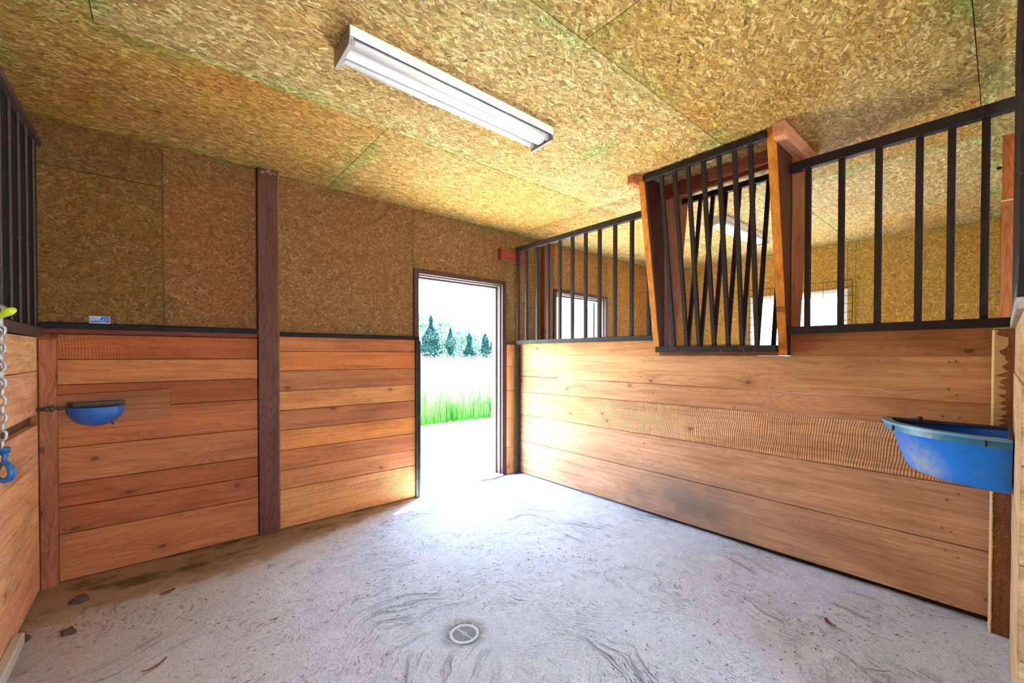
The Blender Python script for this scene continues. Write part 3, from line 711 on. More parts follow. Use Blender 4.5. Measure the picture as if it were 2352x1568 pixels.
# ---- far side wall of the second stall with its window
WY0, WY1, WZ0, WZ1 = 1.25, 2.37, 1.22, 2.14
m = MB()
for a, b, c, d in ((-0.42, WY0, -0.1, 2.7), (WY1, 3.66, -0.1, 2.7), (WY0, WY1, -0.1, WZ0), (WY0, WY1, WZ1, 2.7)): m.box(XC+0.013, XC+0.16, a, b, c, d)
wall_far = m.obj('wall_far_right', BACKM, kind='structure')
def cpanel(y1, y0, z0, z1, col): osb_panel(wall_far, (XC, y1, z0), (0, -1, 0), (0, 0, 1), y1-y0, z1-z0, col)
CC = (1.0, 0.80, 0.46)
cpanel(3.64, WY1, TZ, CZ, CC); cpanel(WY1, WY0, WZ1, CZ, CC); cpanel(WY0, 1.17, TZ, CZ, CC); cpanel(1.17, -0.05, TZ, CZ, (0.98, 0.80, 0.46)); cpanel(-0.05, -0.42, TZ, CZ, CC)
for z0, z1 in ((0, .28), (.28, .56), (.56, .86), (.86, 1.16)):
    beam('board', XC-0.035, XC, -0.05, 3.60, z0+.002, z1-.002, WOOD, wall_far, color=lin(180, 112, 68))
for a, b in ((-0.05, WY0), (WY1, 3.6)): beam('board', XC-0.035, XC, a, b, 1.162, 1.47, WOOD, wall_far, color=lin(180, 112, 68))
win = empty('window_1', (XC, 1.81, WZ0), kind='structure')
m = MB()
for a, b, c, d in ((WY0, WY1, WZ0, WZ0+.045), (WY0, WY1, WZ1-.045, WZ1), (WY0, WY0+.045, WZ0+.045, WZ1-.045), (WY1-.045, WY1, WZ0+.045, WZ1-.045)): m.box(XC+0.02, XC+0.12, a, b, c, d, 0.002)
at(m, 'window_frame', PVC, win)
for s0, s1, dx in ((WY0+.045, 1.83, 0.06), (1.79, WY1-.045, 0.085)):
    m = MB()
    for a, b, c, d in ((s0, s1, WZ0+.045, WZ0+.08), (s0, s1, WZ1-.08, WZ1-.045), (s0, s0+.035, WZ0+.08, WZ1-.08), (s1-.035, s1, WZ0+.08, WZ1-.08)): m.box(XC+dx, XC+dx+.022, a, b, c, d, 0.002)
    sash = at(m, 'sash', PVC, win)
    m = MB(); m.box(XC+dx+.009, XC+dx+.013, s0+.03, s1-.03, WZ0+.075, WZ1-.075)
    g = NT('window_glass'); g.b.inputs['Transmission Weight'].default_value = 1; g.b.inputs['Roughness'].default_value = 0.0; g.b.inputs['IOR'].default_value = 1.02
    g.b.inputs['Base Color'].default_value = (1, 1, 1, 1)
    gm = m; pn = at(gm, 'pane', g.m, sash)
gd = empty('window_guard', (XC-0.03, 1.79, 1.15), label='black wire mesh guard bolted over the far stall window', cat='window guard')
m = MB()
for a, b, c, d in ((1.19, 2.40, 1.15, 1.156), (1.19, 2.40, 2.232, 2.238), (1.19, 1.196, 1.15, 2.238), (2.394, 2.40, 1.15, 2.238)): m.box(XC-0.034, XC-0.028, a, b, c, d)
for y in (1.3, 2.3): m.box(XC-0.034, XC, y-.01, y+.01, 2.15, 2.16); m.box(XC-0.036, XC, y-.01, y+.01, 1.16, 1.17)
at(m, 'guard_frame', STEEL, gd)
for k in range(10): m = MB(); z = 1.25+k*0.1; m.tube([(XC-0.031, 1.19, z), (XC-0.031, 2.40, z)], 0.0025, 5); at(m, 'wire', STEEL, gd)
for k in range(3): m = MB(); y = 1.49+k*0.3; m.tube([(XC-0.028, y, 1.15), (XC-0.028, y, 2.236)], 0.0025, 5); at(m, 'wire', STEEL, gd)

# ---- V-shaped hay rack set through the partition
rack = empty('hay_rack', (3.05, 1.38, 1.335), label='V-shaped timber and steel bar hay rack built through the plank partition', cat='hay rack')
def side_board(y0, y1, poly, mat, col, nm='side_board', **k):
    """poly in (x,z); grain along z: mesh built with local X up"""
    m = MB(); m.prism([(p[0], p[1]) for p in poly], 1, y0, y1)
    c = Vector((sum(p[0] for p in poly)/len(poly), (y0+y1)/2, sum(p[1] for p in poly)/len(poly)))
    vs = []
    for v in m.v:
        d = Vector(v)-c; vs.append((d.z, d.y, -d.x))
    m.v = vs
    return m.obj(nm, mat, rack, loc=c, rot=(0, -HP, 0), color=col, **k)
DARKW = lin(92, 56, 46); REDW = lin(186, 118, 88); ORW = lin(226, 140, 52)
for (ya, yb) in ((1.805, 1.845), (0.905, 0.948)):
    side_board(ya, yb, [(3.020, 1.325), (3.075, 1.325), (3.075, 2.688), (2.775, 2.688)], POSTW, DARKW, label='dark stained front cheek board')
    side_board(ya-.001, yb+.001, [(3.077, 1.325), (3.20, 1.325), (3.27, 1.50), (3.46, 2.688), (3.077, 2.688)], POSTW, REDW, label='reddish rear cheek board')
    # sawn orange front edge lipping the dark board
    side_board(ya-0.0025, yb+0.0025, [(3.008, 1.325), (3.0195, 1.325), (2.7745, 2.688), (2.763, 2.688)], WOOD, ORW, nm='edge_strip', label='bright orange sawn front edge')
beam('header', 2.72, 3.40, 0.840, 0.902, 2.60, 2.688, WOOD, rack, color=lin(222, 158, 120))
beam('header', 2.70, 3.40, 1.848, 1.900, 2.625, 2.688, POSTW, rack, color=lin(190, 118, 80))
beam('cross_header', 3.075, 3.11, 0.950, 1.803, 2.575, 2.688, POSTW, rack, color=lin(150, 72, 50))
beam('cross_header', 3.045, 3.074, 0.952, 1.44, 2.605, 2.688, POSTW, rack, color=lin(190, 112, 90), label='pinkish short header piece')
def rail(p0, p1, w_, nm, mat=STEEL):
    m = MB(); m.box(p0[0]-w_/2, p0[0]+w_/2, min(p0[1], p1[1]), max(p0[1], p1[1]), p0[2]-w_/2, p0[2]+w_/2, 0.002); return at(m, nm, mat, rack)
rail((2.775, 0.948, 2.655), (2.775, 1.803, 2.655), 0.042, 'top_rail'); rail((2.985, 0.952, 1.372), (2.985, 1.815, 1.372), 0.044, 'bottom_rail')
rail((3.365, 0.949, 2.625), (3.365, 1.803, 2.625), 0.042, 'top_rail'); rail((3.17, 0.950, 1.372), (3.17, 1.802, 1.372), 0.044, 'bottom_rail')
beam('shelf_board', 3.008, 3.148, 0.950, 1.803, 1.3242, 1.352, POSTW, rack, color=lin(140, 84, 52))
yt = [1.655, 1.553, 1.452, 1.345, 1.239, 1.141, 1.045]; yb_ = [1.664, 1.561, 1.467, 1.356, 1.258, 1.166, 1.073]
def sqbar(p0, p1, r, nm):
    m = MB(); a = [(-r, -r), (r, -r), (r, r), (-r, r)]
    m.add([(p0[0]+i, p0[1]+j, p0[2]) for i, j in a]+[(p1[0]+i, p1[1]+j, p1[2]) for i, j in a], [(0, 3, 2, 1), (4, 5, 6, 7)]+[(i, (i+1) % 4, 4+(i+1) % 4, 4+i) for i in range(4)])
    return at(m, nm, STEEL, rack)
for a, b in zip(yt, yb_): sqbar((2.985, b, 1.392), (2.775, a, 2.636), 0.0125, 'bar')
for k in range(8): y = 1.650-k*0.1025; sqbar((3.17, y, 1.392), (3.365, y, 2.606), 0.0125, 'bar')
m = MB(); random.seed(11)
for k in range(260):
    y = random.uniform(0.97, 1.79); x = random.uniform(3.0, 3.14); z = 1.358+random.uniform(0, .022)
    a = random.uniform(0, 6.28); L = random.uniform(.02, .07)
    m.tube([(x, y, z), (x+math.cos(a)*L*.4, y+math.sin(a)*L, z+random.uniform(0, .012))], 0.0011, 3)
for k in range(16):
    y = random.uniform(1.0, 1.75); m.tube([(3.0, y, 1.395), (2.972, y+random.uniform(-.02, .02), 1.398), (2.955, y+random.uniform(-.03, .03), 1.398-random.uniform(.02, .06))], 0.0009, 3)
at(m, 'hay_wisps', HAYM, None, label='wisps of old brown hay lying in the bottom of the hay rack', cat='hay', kind='stuff')

# ---- ceiling lights
def make_light(x0, label):
    L = 1.19; r = empty('ceiling_light', (x0+L/2, 1.88, CZ), label=label, cat='light fixture', group='twin-tube ceiling lights')
    ya, yb = 1.785, 1.985; x1 = x0+L
    m = MB(); m.box(x0+.004, x1-.004, ya, yb, CZ-0.012, CZ-0.0005, 0.001); m.box(x0+.004, x1-.004, ya, ya+.003, CZ-0.045, CZ-0.012); m.box(x0+.004, x1-.004, yb-.003, yb, CZ-0.03, CZ-0.012)
    m.prism([(ya+.003, CZ-0.043), (ya+.022, CZ-.020), (ya+.024, CZ-.012), (ya+.003, CZ-.012)], 0, x0+.006, x1-.006)
    at(m, 'housing', WHITEM, r)
    m = MB(); yc = 1.885; pr = [(yc+.045*math.cos(a), CZ-.022-.047*math.sin(a)) for a in [i*math.pi/10 for i in range(11)]]
    pr = [(yc+.05, CZ-.012), (yc+.046, CZ-.034), (yc+.036, CZ-.056), (yc+.02, CZ-.066), (yc-.02, CZ-.066), (yc-.036, CZ-.056), (yc-.046, CZ-.034), (yc-.05, CZ-.012)]
    m.prism(pr, 0, x0+.006, x1-.016); at(m, 'ballast_cover', WHITEM, r)
    for yy in (1.822, 1.950):
        m = MB(); m.tube([(x0+.03, yy, CZ-.052), (x1-.045, yy, CZ-.052)], 0.0185, 18); tb = at(m, 'tube', TUBEM, r)
        for xx in (x0+.018, x1-.034):
            m = MB(); m.tube([(xx-.012, yy, CZ-.052), (xx+.012, yy, CZ-.052)], 0.0188, 14); at(m, 'end_cap', GREYM, tb)
    for xx in (x0, x1-.004):
        m = MB(); m.prism([(ya, CZ-.0005), (ya, CZ-.058), (ya+.010, CZ-.078), (yb-.004, CZ-.086), (yb, CZ-.080), (yb, CZ-.0005)], 0, xx, xx+.004)
        at(m, 'end_plate', GREYM, r)
        m = MB(); s_ = 1 if xx == x0 else -1; b0, b1 = (xx+.004, xx+.016) if s_ > 0 else (xx-.012, xx)
        m.prism([(ya+.010, CZ-.078), (yb-.004, CZ-.086), (yb-.004, CZ-.084), (ya+.010, CZ-.076)], 0, b0, b1); m.box(b0, b1, ya, ya+.003, CZ-.058, CZ-.046)
        at(m, 'flange', GREYM, r)
    return r
make_light(0.602, 'white twin-tube fluorescent light on the near chipboard ceiling, speckled with rust')
make_light(4.12, 'white twin-tube ceiling light of the next stall, seen through the hay rack')

# ---- water bowl and its mounting board
beam('mounting_board', -0.447, 0.058, 3.575, 3.604, 0.914, 1.100, WOOD, None, color=lin(150, 92, 58), taper=(0, 0, -0.008, 0.004),
     label='short plain board nailed over the back wall planks, behind the blue water bowl', cat='board')
bowl = empty('water_bowl', (-0.28, 3.50, 0.90), label='small half-round blue enamel water bowl on the back wall at the left', cat='water bowl')
def half_bowl(rx, ry, dep, z, yb, cx, n=20, m_=8):
    vs = []
    for j in range(m_+1):
        a = j/m_*HP; s = math.cos(a); zz = z-dep*math.sin(a)
        for i in range(n+1):
            th = math.pi+math.pi*i/n
            vs.append((cx+rx*s*math.cos(th), yb+ry*s*math.sin(th), zz))
    fs = [(j*(n+1)+i, j*(n+1)+i+1, (j+1)*(n+1)+i+1, (j+1)*(n+1)+i) for j in range(m_) for i in range(n)]
    return vs, fs
m = MB(); vs, fs = half_bowl(.125, .135, .115, 1.015, 3.572, -.278); m.add(vs, fs, True); at(m, 'bowl_shell', BLUEEN, bowl)
m = MB(); vs, fs = half_bowl(.119, .129, .100, 1.016, 3.572, -.278); m.add(vs, fs, True); at(m, 'bowl_inside', PIPEM, bowl)
m = MB(); m.tube([(-.278+.122*math.cos(math.pi+math.pi*i/18), 3.572+.132*math.sin(math.pi+math.pi*i/18), 1.017) for i in range(19)], 0.004, 6); at(m, 'rim', BLUEEN, bowl)
m = MB(); m.box(-.402, -.154, 3.562, 3.573, 1.0, 1.050, 0.002); m.prism([(-.395, 3.562), (-.17, 3.562), (-.20, 3.53), (-.37, 3.53)], 2, 1.02, 1.045); at(m, 'back_plate', PIPEM, bowl)
m = MB(); m.box(-.36, -.22, 3.50, 3.56, .955, .965, .002); m.tube([(-.22, 3.55, .93), (-.205, 3.55, .905)], .006, 6); at(m, 'valve_paddle', PIPEM, bowl)
pp = empty('supply_pipe', (-.50, 3.53, 1.02), label='dark old water pipe running from the left boards to the bowl', cat='pipe')
m = MB(); m.tube([(-.512, 3.53, 1.018), (-.40, 3.545, 1.022)], 0.009, 10); at(m, 'pipe_run', PIPEM, pp)
for x_, r_ in ((-.47, .016), (-.452, .019), (-.418, .014)):
    m = MB(); m.tube([(x_-.008, 3.536, 1.020), (x_+.008, 3.538, 1.0205)], r_, 6); at(m, 'pipe_fitting', PIPEM, pp)

# ---- maker's sticker on the chipboard
stk = empty('sticker', (-.265, 3.6385, 1.537), label='small blue and white sticker reading HORSE BOWL on the chipboard above the water bowl', cat='sticker')
m = MB(); m.box(-.3105, -.2205, 3.6378, 3.6398, 1.514, 1.5595, .0005); at(m, 'backing', STICKW, stk)
m = MB(); m.box(-.3085, -.2225, 3.6371, 3.6379, 1.5225, 1.5575); at(m, 'blue_field', STICKB, stk)
def text(txt, x, z, size, mat, parent, y=3.6368, nm='lettering'):
    cu = bpy.data.curves.new(nm, 'FONT'); cu.body = txt; cu.size = size; cu.extrude = 0.0002; cu.offset = 0.0004
    tmp = bpy.data.objects.new('tmp', cu); COL.objects.link(tmp)
    me = bpy.data.meshes.new_from_object(tmp.evaluated_get(bpy.context.evaluated_depsgraph_get()))
    bpy.data.objects.remove(tmp, do_unlink=True)
    me.materials.clear()
    return link(nm, me, mat, parent, loc=(x, y, z), rot=(HP, 0, 0))
text('HORSE', -.3065, 1.5455, .0145, STICKW, stk); text('BOWL', -.3045, 1.532, .0145, STICKW, stk)
m = MB()
for pl_ in ([(-.262, 1.530), (-.255, 1.535), (-.244, 1.548), (-.240, 1.543), (-.232, 1.548), (-.2245, 1.538)], [(-.258, 1.529), (-.250, 1.527), (-.240, 1.530), (-.236, 1.539), (-.230, 1.532)], [(-.262, 1.530), (-.250, 1.532), (-.243, 1.539)]):
    m.tube([(a, 3.6367, b) for a, b in pl_], .0006, 4)
at(m, 'emblem', STICKW, stk, label='white line drawing')
m = MB()
for k in range(9): m.box(-.302+k*.0085, -.2965+k*.0085, 3.6374, 3.6379, 1.5170, 1.5195)
at(m, 'small_print', STICKB, stk)

# ---- blue corner feed tub
tub = empty('feed_tub', (2.95, 0.08, 0.74), label='scuffed blue plastic corner feed tub at the right end of the partition', cat='feed tub')
TX, TY = 2.996, -0.0315
def qarc(r, z, n=18, p=1.0):
    out_ = []
    for i in range(n+1):
        a = HP+HP*i/n     # from +y to -x
        out_.append((TX+r*.955*math.cos(a), TY+r*.955*math.sin(a), 1.33-(1.33-z)*.978))
    return out_
def qshell(levels, thick_in=False):
    m = MB(); n = 18
    vs = []
    for r, z in levels: vs += qarc(r, z)+[(TX, TY, z)]
    k = n+2; fs = []
    for j in range(len(levels)-1):
        for i in range(k): fs.append((j*k+i, j*k+(i+1) % k, (j+1)*k+(i+1) % k, (j+1)*k+i))
    return m, vs, fs, k
m, vs, fs, k = qshell([(.452, .982), (.450, .940), (.442, .936), (.388, .775), (.372, .748), (.345, .737)])
fs.append(tuple(range(5*k, 6*k))[::-1]); m.add(vs, fs, True); o = at(m, 'tub_shell', BLUEPL, tub)
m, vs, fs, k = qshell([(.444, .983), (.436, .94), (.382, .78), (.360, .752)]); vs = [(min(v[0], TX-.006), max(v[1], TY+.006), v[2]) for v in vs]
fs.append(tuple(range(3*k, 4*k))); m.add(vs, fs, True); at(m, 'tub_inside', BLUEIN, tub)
def band(r0, r1, z0, z1, nm, mat):
    n = 20; m = MB(); vs = []
    for i in range(n+1):
        a = HP+HP*i/n; c, s = math.cos(a), math.sin(a)
        for r, z in ((r0, z0), (r1, z0), (r1, z1), (r0, z1)): vs.append((TX+r*.955*c, TY+r*.955*s, 1.33-(1.33-z)*.978))
    fs = [(0, 1, 2, 3), (n*4+3, n*4+2, n*4+1, n*4)]
    for i in range(n):
        for q in range(4): fs.append((i*4+q, i*4+(q+1) % 4, (i+1)*4+(q+1) % 4, (i+1)*4+q))
    m.add(vs, fs); return at(m, nm, mat, tub)
band(.452, .473, .946, .974, 'rim_band', BLUERIM); band(.440, .482, .974, .986, 'rim_lip', blue_mat('chalky_blue_lip', (0.14, 0.34, 0.58), 0.6))
m = MB(); m.box(TX-.014, TX, TY, TY+.452, .979, .995, .002); m.box(TX-.45, TX, TY-.002, TY+.012, .979, .995, .002); at(m, 'back_lip', steel_mat('dark_dusty_rim', (.06, .055, .06), .6, .5), tub)
for a_ in (0.9, 0.35):
    m = MB(); a2 = HP+HP*a_; x_, y_ = TX+.456*math.cos(a2), TY+.456*math.sin(a2); m.box(x_-.003, x_+.003, y_-.003, y_+.003, .955, .992); at(m, 'rim_clip', BLACKPL, tub)
m = MB(); m.tube([(TX-.012, .28, .995), (TX-.018, .28, 1.007)], .010, 8); at(m, 'mounting_bolt', PIPEM, tub)

# ---- floor drain
dr = empty('floor_drain', (1.10, 1.695, -0.02), label='round slotted metal drain cover set in the rough concrete floor', cat='drain')
ZD = -0.012
m = MB(); R0 = 0.070
def ringz(r0, r1, z0, z1, mb, n=36):
    vs = []
    for i in range(n):
        a = 2*math.pi*i/n
        for r, z in ((r0, z0), (r1, z0), (r1, z1), (r0, z1)): vs.append((1.10+r*math.cos(a), 1.695+r*math.sin(a), z))
    fs = []
    for i in range(n):
        j = (i+1) % n
        for q in range(4): fs.append((i*4+q, i*4+(q+1) % 4, j*4+(q+1) % 4, j*4+q))
    mb.add(vs, fs)
ringz(0.0575, 0.0705, ZD-.006, ZD, m); at(m, 'rim_ring', GRATEM, dr)
m = MB(); ang = math.radians(8); ca, sa = math.cos(ang), math.sin(ang)
def rbox(u0, u1, v0, v1):
    q = [(1.10+u*ca-v*sa, 1.695+u*sa+v*ca) for u, v in ((u0, v0), (u1, v0), (u1, v1), (u0, v1))]
    m.prism(q, 2, ZD-.0018, ZD-.0006)
for k in range(-6, 7):
    v = k*0.0092; hw = 0.0018; L = math.sqrt(max(0.0, .0585**2-v*v))
    if L > 0.004: rbox(-L, L, v-hw, v+hw)
rbox(-.005, .005, -.058, .058)
m.tube([(1.10, 1.695, ZD-.006), (1.10, 1.695, ZD)], .009, 12)
at(m, 'slotted_grate', GRATEM, dr)
m = MB(); m.tube([(1.10, 1.695, ZD-.045), (1.10, 1.695, ZD-.042)], .069, 28)
ringz(0.066, 0.069, ZD-.043, ZD-.006, m); at(m, 'dark_pit', DARKPIT, dr)
m = MB(); m.tube([(1.10, 1.695, ZD-.001), (1.10, 1.695, ZD+.0006)], .003, 8); at(m, 'screw', PIPEM, dr)

# ---- chain, hook and yellow clamp at the left edge
CHX, CHY = -0.4630, 2.596
def link_mesh(L=0.046, W=0.030, r=0.0052):
    m = MB(); h = (L-W)/2; R = W/2-r; pts = []
    for i in range(9): a = math.pi*i/8; pts.append((R*math.cos(a), 0, h+R*math.sin(a)))
    for i in range(9): a = math.pi+math.pi*i/8; pts.append((R*math.cos(a), 0, -h+R*math.sin(a)))
    m.tube(pts, r, 7, closed=True); return m.mesh('link')
lm = link_mesh(); lm.materials.append(CHAINM)
ch = empty('tie_chain', (CHX, CHY, 1.46), label='galvanised tie chain hanging against the left boards', cat='chain')
ztop = 1.456
for strand, n_, dx, dy in ((0, 15, 0.0, 0.0), (1, 8, -0.012, 0.022)):
    for k in range(n_):
        o = bpy.data.objects.new('link', lm); COL.objects.link(o); o.parent = ch
        o.location = (dx+random.uniform(-.001, .001), dy, ztop-k*0.0345-1.46-0.010*strand)
        o.rotation_euler = (random.uniform(-.1, .1), random.uniform(-.08, .08), (0.15 if k % 2 else 1.7)+random.uniform(-.15, .15))
hk = empty('chain_hook', (CHX, CHY, 0.90), label='blue painted forged steel hook at the end of the tie chain', cat='hook')
hz = ztop-15*0.0345+0.006
cam_r = Vector((0.752, -0.659, 0)) # hook lies in a plane facing the stall
prof = [(0.004, 0, .017), (0.012, -.018, .0135), (.006, -.040, .012), (.018, -.055, .013), (.036, -.072, .016), (.043, -.098, .018), (.032, -.122, .018), (.008, -.134, .016), (-.016, -.130, .013), (-.030, -.115, .010), (-.034, -.100, .007)]
prof = [(a*.86, b*.86, r*.86) for a, b, r in prof]
m = MB(); m.tube([(CHX+cam_r.x*a, CHY+cam_r.y*a, hz+b) for a, b, r in prof], [r*.85 for a, b, r in prof], 12); at(m, 'hook_body', BLUEHK, hk)
m = MB(); nrm_ = Vector((-.659, -.752, 0)); c0 = Vector((CHX, CHY, hz+.004)); 
m.tube([c0+cam_r*.022+Vector((0, 0, .006)), c0+cam_r*-.022+Vector((0, 0, .006))], .010, 10); at(m, 'clevis_pin', BLUEHK, hk)
m = MB(); m.tube([c0+cam_r*.020+Vector((0, 0, -.002)), c0+cam_r*.030+Vector((0, 0, -.006))], .002, 6); at(m, 'retaining_pin', PIPEM, hk)
m = MB(); m.tube([(CHX+cam_r.x*.0, CHY+cam_r.y*.0, hz-.042), (CHX+cam_r.x*-.030, CHY+cam_r.y*-.030, hz-.096)], [.006, .004], 8); at(m, 'safety_latch', PIPEM, hk)
cl = empty('bar_clamp', (-.46, 2.62, 1.50), label='lime yellow snap clamp with a round grey boss, clipped to the left bars', cat='clamp')
cc = Vector((CHX-.004, CHY+.004, 1.500))
def disc(r0, d0, d1, nm, mat, off=(0, 0, 0)):
    m = MB(); c = cc+Vector(off); m.tube([c-nrm_*-d0*-1, c+nrm_*d1], r0, 20); at(m, nm, mat, cl)
m = MB(); m.tube([cc+cam_r*-.03+Vector((0, 0, -.018)), cc+Vector((0, 0, -.020)), cc+cam_r*.022+Vector((0, 0, -.012)), cc+cam_r*.040+Vector((0, 0, -.002)), cc+cam_r*.058+Vector((0, 0, .003))], [.012, .013, .014, .016, .010], 12); at(m, 'clamp_body', YELLOW, cl)
m = MB(); m.tube([cc+nrm_*-.008, cc+nrm_*.010], .026, 24); at(m, 'boss', plain('grey_clamp_boss', (.28, .26, .22), .4), cl)
m = MB(); m.tube([cc+nrm_*.010, cc+nrm_*.013], .019, 24); at(m, 'boss_ring', BLACKPL, cl)
m = MB(); m.tube([cc+nrm_*.013, cc+nrm_*.016], .0145, 20); at(m, 'boss_cap', YELLOW, cl)
m = MB(); m.tube([(-.492, 2.66, 1.49), (-.470, 2.63, 1.492), (-.455, 2.60, 1.49)], .007, 8); at(m, 'hook_arm', CHAINM, cl)

# ---- loose bits on the floor
def chip(x, y, L, W, a, label, mat=SHAVE, z=0.001, curl=.004, name='wood_chip'):
    m = MB(); ca, sa = math.cos(a), math.sin(a); n = 6; pts = []
    for i in range(n+1):
        u = -L/2+L*i/n; w_ = W*(1-.5*abs(2*i/n-1)**2)/2; zz = curl*abs(2*i/n-1)**2
        for s_ in (-1, 1):
            for t_ in (0, .0025): pts.append((x+u*ca-s_*w_*sa, y+u*sa+s_*w_*ca, z+zz+t_))
    fs = [(0, 1, 3, 2), (n*4, n*4+2, n*4+3, n*4+1)]
    for i in range(n):
        b = i*4
        for q, r_ in ((0, 2), (2, 3), (3, 1), (1, 0)): fs.append((b+q, b+r_, b+4+r_, b+4+q))
    m.add(pts, fs)
    return at(m, name, mat, None, label=label, cat='wood chip' if name == 'wood_chip' else 'straw')
chip(0.03, 3.06, .07, .035, .4, 'dark brown wood chip lying on the muck below the back wall boards')
chip(-0.02, 2.36, .09, .014, .5, 'thin curled brown wood shaving on the bare floor at the left', curl=.012)
chip(0.50, 3.50, .07, .03, .3, 'reddish wood chip against the foot of the tall post')
chip(2.27, 0.33, .09, .004, -.9, 'single pale straw on the floor near the right wall', mat=HAYM, name='straw', z=.002)
chip(2.49, 0.55, .06, .02, .9, 'brown tuft of bark beside the pale straw on the floor', curl=.01)
def clump(x, y, s, seed, label):
    bm = bmesh.new(); bmesh.ops.create_icosphere(bm, subdivisions=3, radius=s)
    for v in bm.verts:
        n_ = mnoise.noise(v.co*(2.2/s)*.5+Vector((seed, 0, 0))); v.co *= 1+.55*n_; v.co.z *= .6
    me = bpy.data.meshes.new('muck_clump'); bm.to_mesh(me); bm.free()
    link('muck_clump', me, DUNG, None, loc=(x, y, s*.14), label=label, cat='muck')
clump(-0.33, 2.93, .026, 3.1, 'dark crumbly lump of muck on the floor near the left boards')
clump(-0.33, 3.27, .034, 8.2, 'flat black muck patch below the water bowl')
random.seed(21); m = MB()
for k in range(420):
    cx_, cy_ = random.choice([(2.1, .75), (2.45, .6), (1.9, 1.9), (1.15, 2.35), (.2, 2.1), (-.1, 2.75), (.6, 2.5), (1.7, .9), (2.75, .35)])
    x = cx_+random.gauss(0, .22); y = cy_+random.gauss(0, .20)
    if x > 3.0 or x < -.45 or y > 3.55: continue
    a = random.uniform(-.6, 1.2); L = random.uniform(.004, .016); w_ = random.uniform(.001, .003); z = 0.0 if False else -.001
    ca, sa = math.cos(a), math.sin(a)
    m.add([(x-L*ca, y-L*sa, z), (x+w_*sa, y-w_*ca, z), (x+L*ca, y+L*sa, z), (x-w_*sa, y+w_*ca, z), (x, y, z+.0035)], [(0, 1, 4), (1, 2, 4), (2, 3, 4), (3, 0, 4)])
m.obj('bedding_crumbs', SHAVE, None, label='tiny brown bedding crumbs scattered over the concrete floor', cat='crumbs', kind='stuff')
clump(-0.49, 2.98, .030, 5.5, 'dark scrap of muck wedged against the left wall foot')

# ------------------------------------------------------------------ outdoors
def ground_mat():
    t = NT('sunlit_gravel_and_turf'); P = t.n('NewGeometry').outputs['Position']; x, y, z = t.sep(P)
    n1 = t.noise(P, 3.2, 5, 0.7); n2 = t.noise(P, 40, 3, 0.7)
    g = t.ramp(n1, [(0.48, 0.0), (0.62, 1.0)])
    far = t.ramp(t.math('DIVIDE', y, 10.0), [(0.70, 0.0), (0.74, 1.0)])
    c = t.mix(t.math('MULTIPLY', g, t.ramp(n2, [(0.45, 0.0), (0.6, 1.0)])), (0.56, 0.54, 0.48), (0.20, 0.30, 0.08))
    c = t.mix(far, c, (0.03, 0.13, 0.01))
    return t.end(c, 0.9, t.bump(n2, 0.4, 0.01), spec=0.1)
m = MB(); m.box(-40, 140, 3.82, 220, -0.35, -0.06); m.box(6.48, 140, -40, 3.82, -0.35, -0.06); m.box(-40, 6.48, -40, -2.77, -0.35, -0.06); m.box(-40, -3.62, -2.77, 3.82, -0.35, -0.06)
m.obj('ground', ground_mat(), kind='structure')

def leaf_mat(name, c0, c1, trans=0.3):
    t = NT(name); P = t.n('NewGeometry').outputs['Position']; n1 = t.noise(P, 1.6, 4, 0.7)
    c = t.mix(t.ramp(n1, [(0.35, 0.0), (0.65, 1.0)]), c0, c1)
    return t.end(c, 0.7, spec=0.15)
GRASS = leaf_mat('meadow_grass', (0.010, 0.075, 0.005), (0.12, 0.28, 0.06))
GRASSP = leaf_mat('pale_seed_grass', (0.22, 0.34, 0.12), (0.60, 0.56, 0.48))
FLOWER = plain('white_wild_flowers', (0.85, 0.82, 0.84), 0.8)
CONIF = leaf_mat('blue_green_needles', (0.003, 0.020, 0.024), (0.016, 0.055, 0.056))
LEAFY = leaf_mat('pale_green_leaves', (0.03, 0.075, 0.065), (0.22, 0.30, 0.24))

def blades(name, mat, n, xr, yr, h0, h1, wdt, label, seed, cat='grass', edge=None, lean=.25):
    rnd = random.Random(seed); vs = []; fs = []
    for k in range(n):
        y = yr[0]+(yr[1]-yr[0])*rnd.random()**1.5
        # spread over the fan seen through the two doorways
        f0, f1 = xr; x = y*(f0+(f1-f0)*rnd.random())
        if edge and y < edge(x): y = edge(x)+rnd.random()*.6
        h = rnd.uniform(h0, h1); w_ = wdt*rnd.uniform(.6, 1.4)*(1+(y-7)/14); a = rnd.uniform(0, 6.28); la = rnd.uniform(0, 6.28); le = rnd.uniform(0, lean)*h
        dx, dy = math.cos(a)*w_, math.sin(a)*w_; lx, ly = math.cos(la)*le, math.sin(la)*le; b = len(vs)
        vs += [(x-dx, y-dy, -.06), (x+dx, y+dy, -.06), (x+lx*.35+dx*.7, y+ly*.35+dy*.7, h*.6), (x+lx*.35-dx*.7, y+ly*.35-dy*.7, h*.6), (x+lx, y+ly, h)]
        fs += [(b, b+1, b+2, b+3), (b+3, b+2, b+4)]
    me = bpy.data.meshes.new(name); me.from_pydata(vs, [], fs)
    link(name, me, mat, None, label=label, cat=cat, kind='stuff')
ed = lambda x: 7.35-0.12*math.sin(x*1.1)
blades('grass_verge', GRASS, 9000, (0.15, 1.6), (7.3, 8.6), .08, .42, .006, 'short bright green grass along the edge of the meadow', 1, edge=ed)
blades('tall_grass', GRASS, 11000, (0.15, 1.6), (7.5, 16), .35, 1.0, .006, 'tall green meadow grass beyond the doorway', 2, edge=ed)
blades('seed_grass', GRASSP, 28000, (0.15, 1.6), (7.9, 22), .6, 1.32, .005, 'tall pale seeding grass filling the meadow', 3, edge=ed)
rnd = random.Random(5); m = MB()
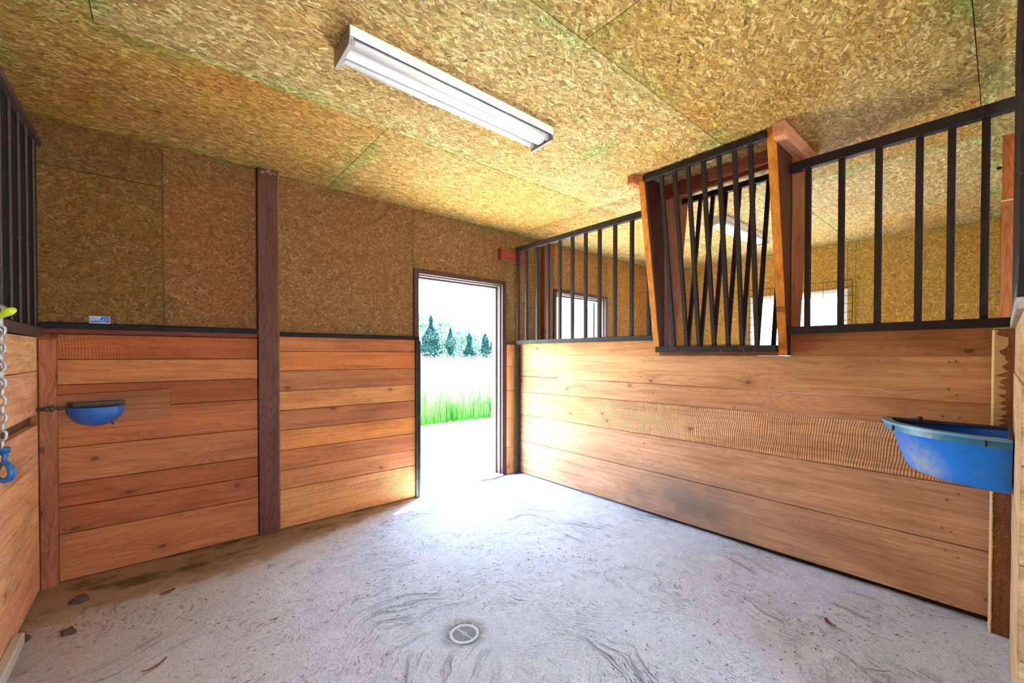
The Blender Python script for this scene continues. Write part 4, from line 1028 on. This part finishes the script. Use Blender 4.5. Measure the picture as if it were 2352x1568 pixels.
for k in range(2600):
    y = 8+11*rnd.random()**1.4; x = y*rnd.uniform(.2, 1.5); z = rnd.uniform(.5, 1.36); s_ = rnd.uniform(.012, .03)
    m.add([(x-s_, y, z), (x+s_, y, z), (x, y+s_, z+.01), (x, y-s_, z+.01), (x, y, z+s_)], [(0, 2, 4), (2, 1, 4), (1, 3, 4), (3, 0, 4)])
me = bpy.data.meshes.new('wild_flowers'); me.from_pydata(m.v, [], m.f); link('wild_flowers', me, FLOWER, None, label='white wild flowers scattered through the meadow grass', cat='flowers', kind='stuff')

def tree(px, y, H, R, kind, seed, label):
    rnd = random.Random(seed); x = px*y
    t = empty('tree', (x, y, -.06), label=label, cat='tree', group='trees beyond the meadow')
    m = MB(); m.tube([(x, y, -.06), (x, y, H*.5), (x, y, H*.92)], [R*.09, R*.06, R*.01], 7); at(m, 'trunk', DUNG, t)
    vs = []; fs = []; n = 2600
    for k in range(n):
        if kind == 'c':
            u = rnd.random()**.75; z = H*(.08+.92*u); rr = R*(1-u)**.7*(.74+.2*math.sin(z*4.1+seed)+.28*math.sin(z*2.3+seed*2))*math.sqrt(rnd.uniform(.25, 1))
            a = rnd.uniform(0, 6.28); c = Vector((x+rr*math.cos(a), y+rr*math.sin(a), z-rr*.18)); s_ = R*.085*(1.1-.5*u)
        else:
            a = rnd.uniform(0, 6.28); ph = math.acos(rnd.uniform(-1, 1)); rr = rnd.uniform(.55, 1)**.5
            lob = 1+.28*math.sin(3*a+seed)*math.sin(2*ph+seed)
            c = Vector((x+R*rr*lob*math.sin(ph)*math.cos(a), y+R*rr*lob*math.sin(ph)*math.sin(a), H*.58+H*.42*rr*lob*math.cos(ph))); s_ = R*.08
        d1_ = Vector((rnd.gauss(0, 1), rnd.gauss(0, 1), rnd.gauss(0, 1))).normalized()*s_*rnd.uniform(.6, 1.4)
        d2_ = d1_.cross(Vector((rnd.gauss(0, 1), rnd.gauss(0, 1), rnd.gauss(0, 1)))).normalized()*s_*.6
        b = len(vs); vs += [tuple(c-d1_), tuple(c+d2_), tuple(c+d1_), tuple(c-d2_)]; fs.append((b, b+1, b+2, b+3))
    me = bpy.data.meshes.new('foliage'); me.from_pydata([tuple(Vector(v)-Vector((x, y, -.06))) for v in vs], [], fs)
    link('foliage', me, CONIF if kind == 'c' else LEAFY, t, loc=(x, y, -.06))
# (x/y ratio fixes where along the meadow it grows)
TR = [(.545, 33, 4.7, 1.5, 'c', 1, 'tallest dark blue-green tree beyond the meadow, left in the doorway'), (.508, 39, 5.6, 2.0, 'd', 2, 'pale leafy tree at the left edge of the doorway view'),
      (.578, 44, 5.4, 2.1, 'd', 3, 'pale leafy tree just right of the tallest dark tree'), (.604, 35, 3.9, 1.0, 'c', 4, 'narrow dark tree between the pale trees in the doorway view'),
      (.640, 50, 4.9, 2.3, 'd', 5, 'low pale tree in the middle of the doorway view'), (.666, 40, 3.7, 1.3, 'c', 6, 'broad dark tree in the middle of the doorway view'),
      (.722, 37, 3.7, 1.1, 'c', 7, 'dark conical tree right of centre in the doorway view'), (.748, 41, 3.4, 0.9, 'c', 8, 'small dark conical tree near the right door jamb'),
      (.70, 53, 4.4, 2.2, 'd', 9, 'far pale tree between the two dark cones'), (.774, 47, 4.6, 1.3, 'c', 10, 'dark tree half hidden by the right door jamb')]
for a in TR: tree(*a)
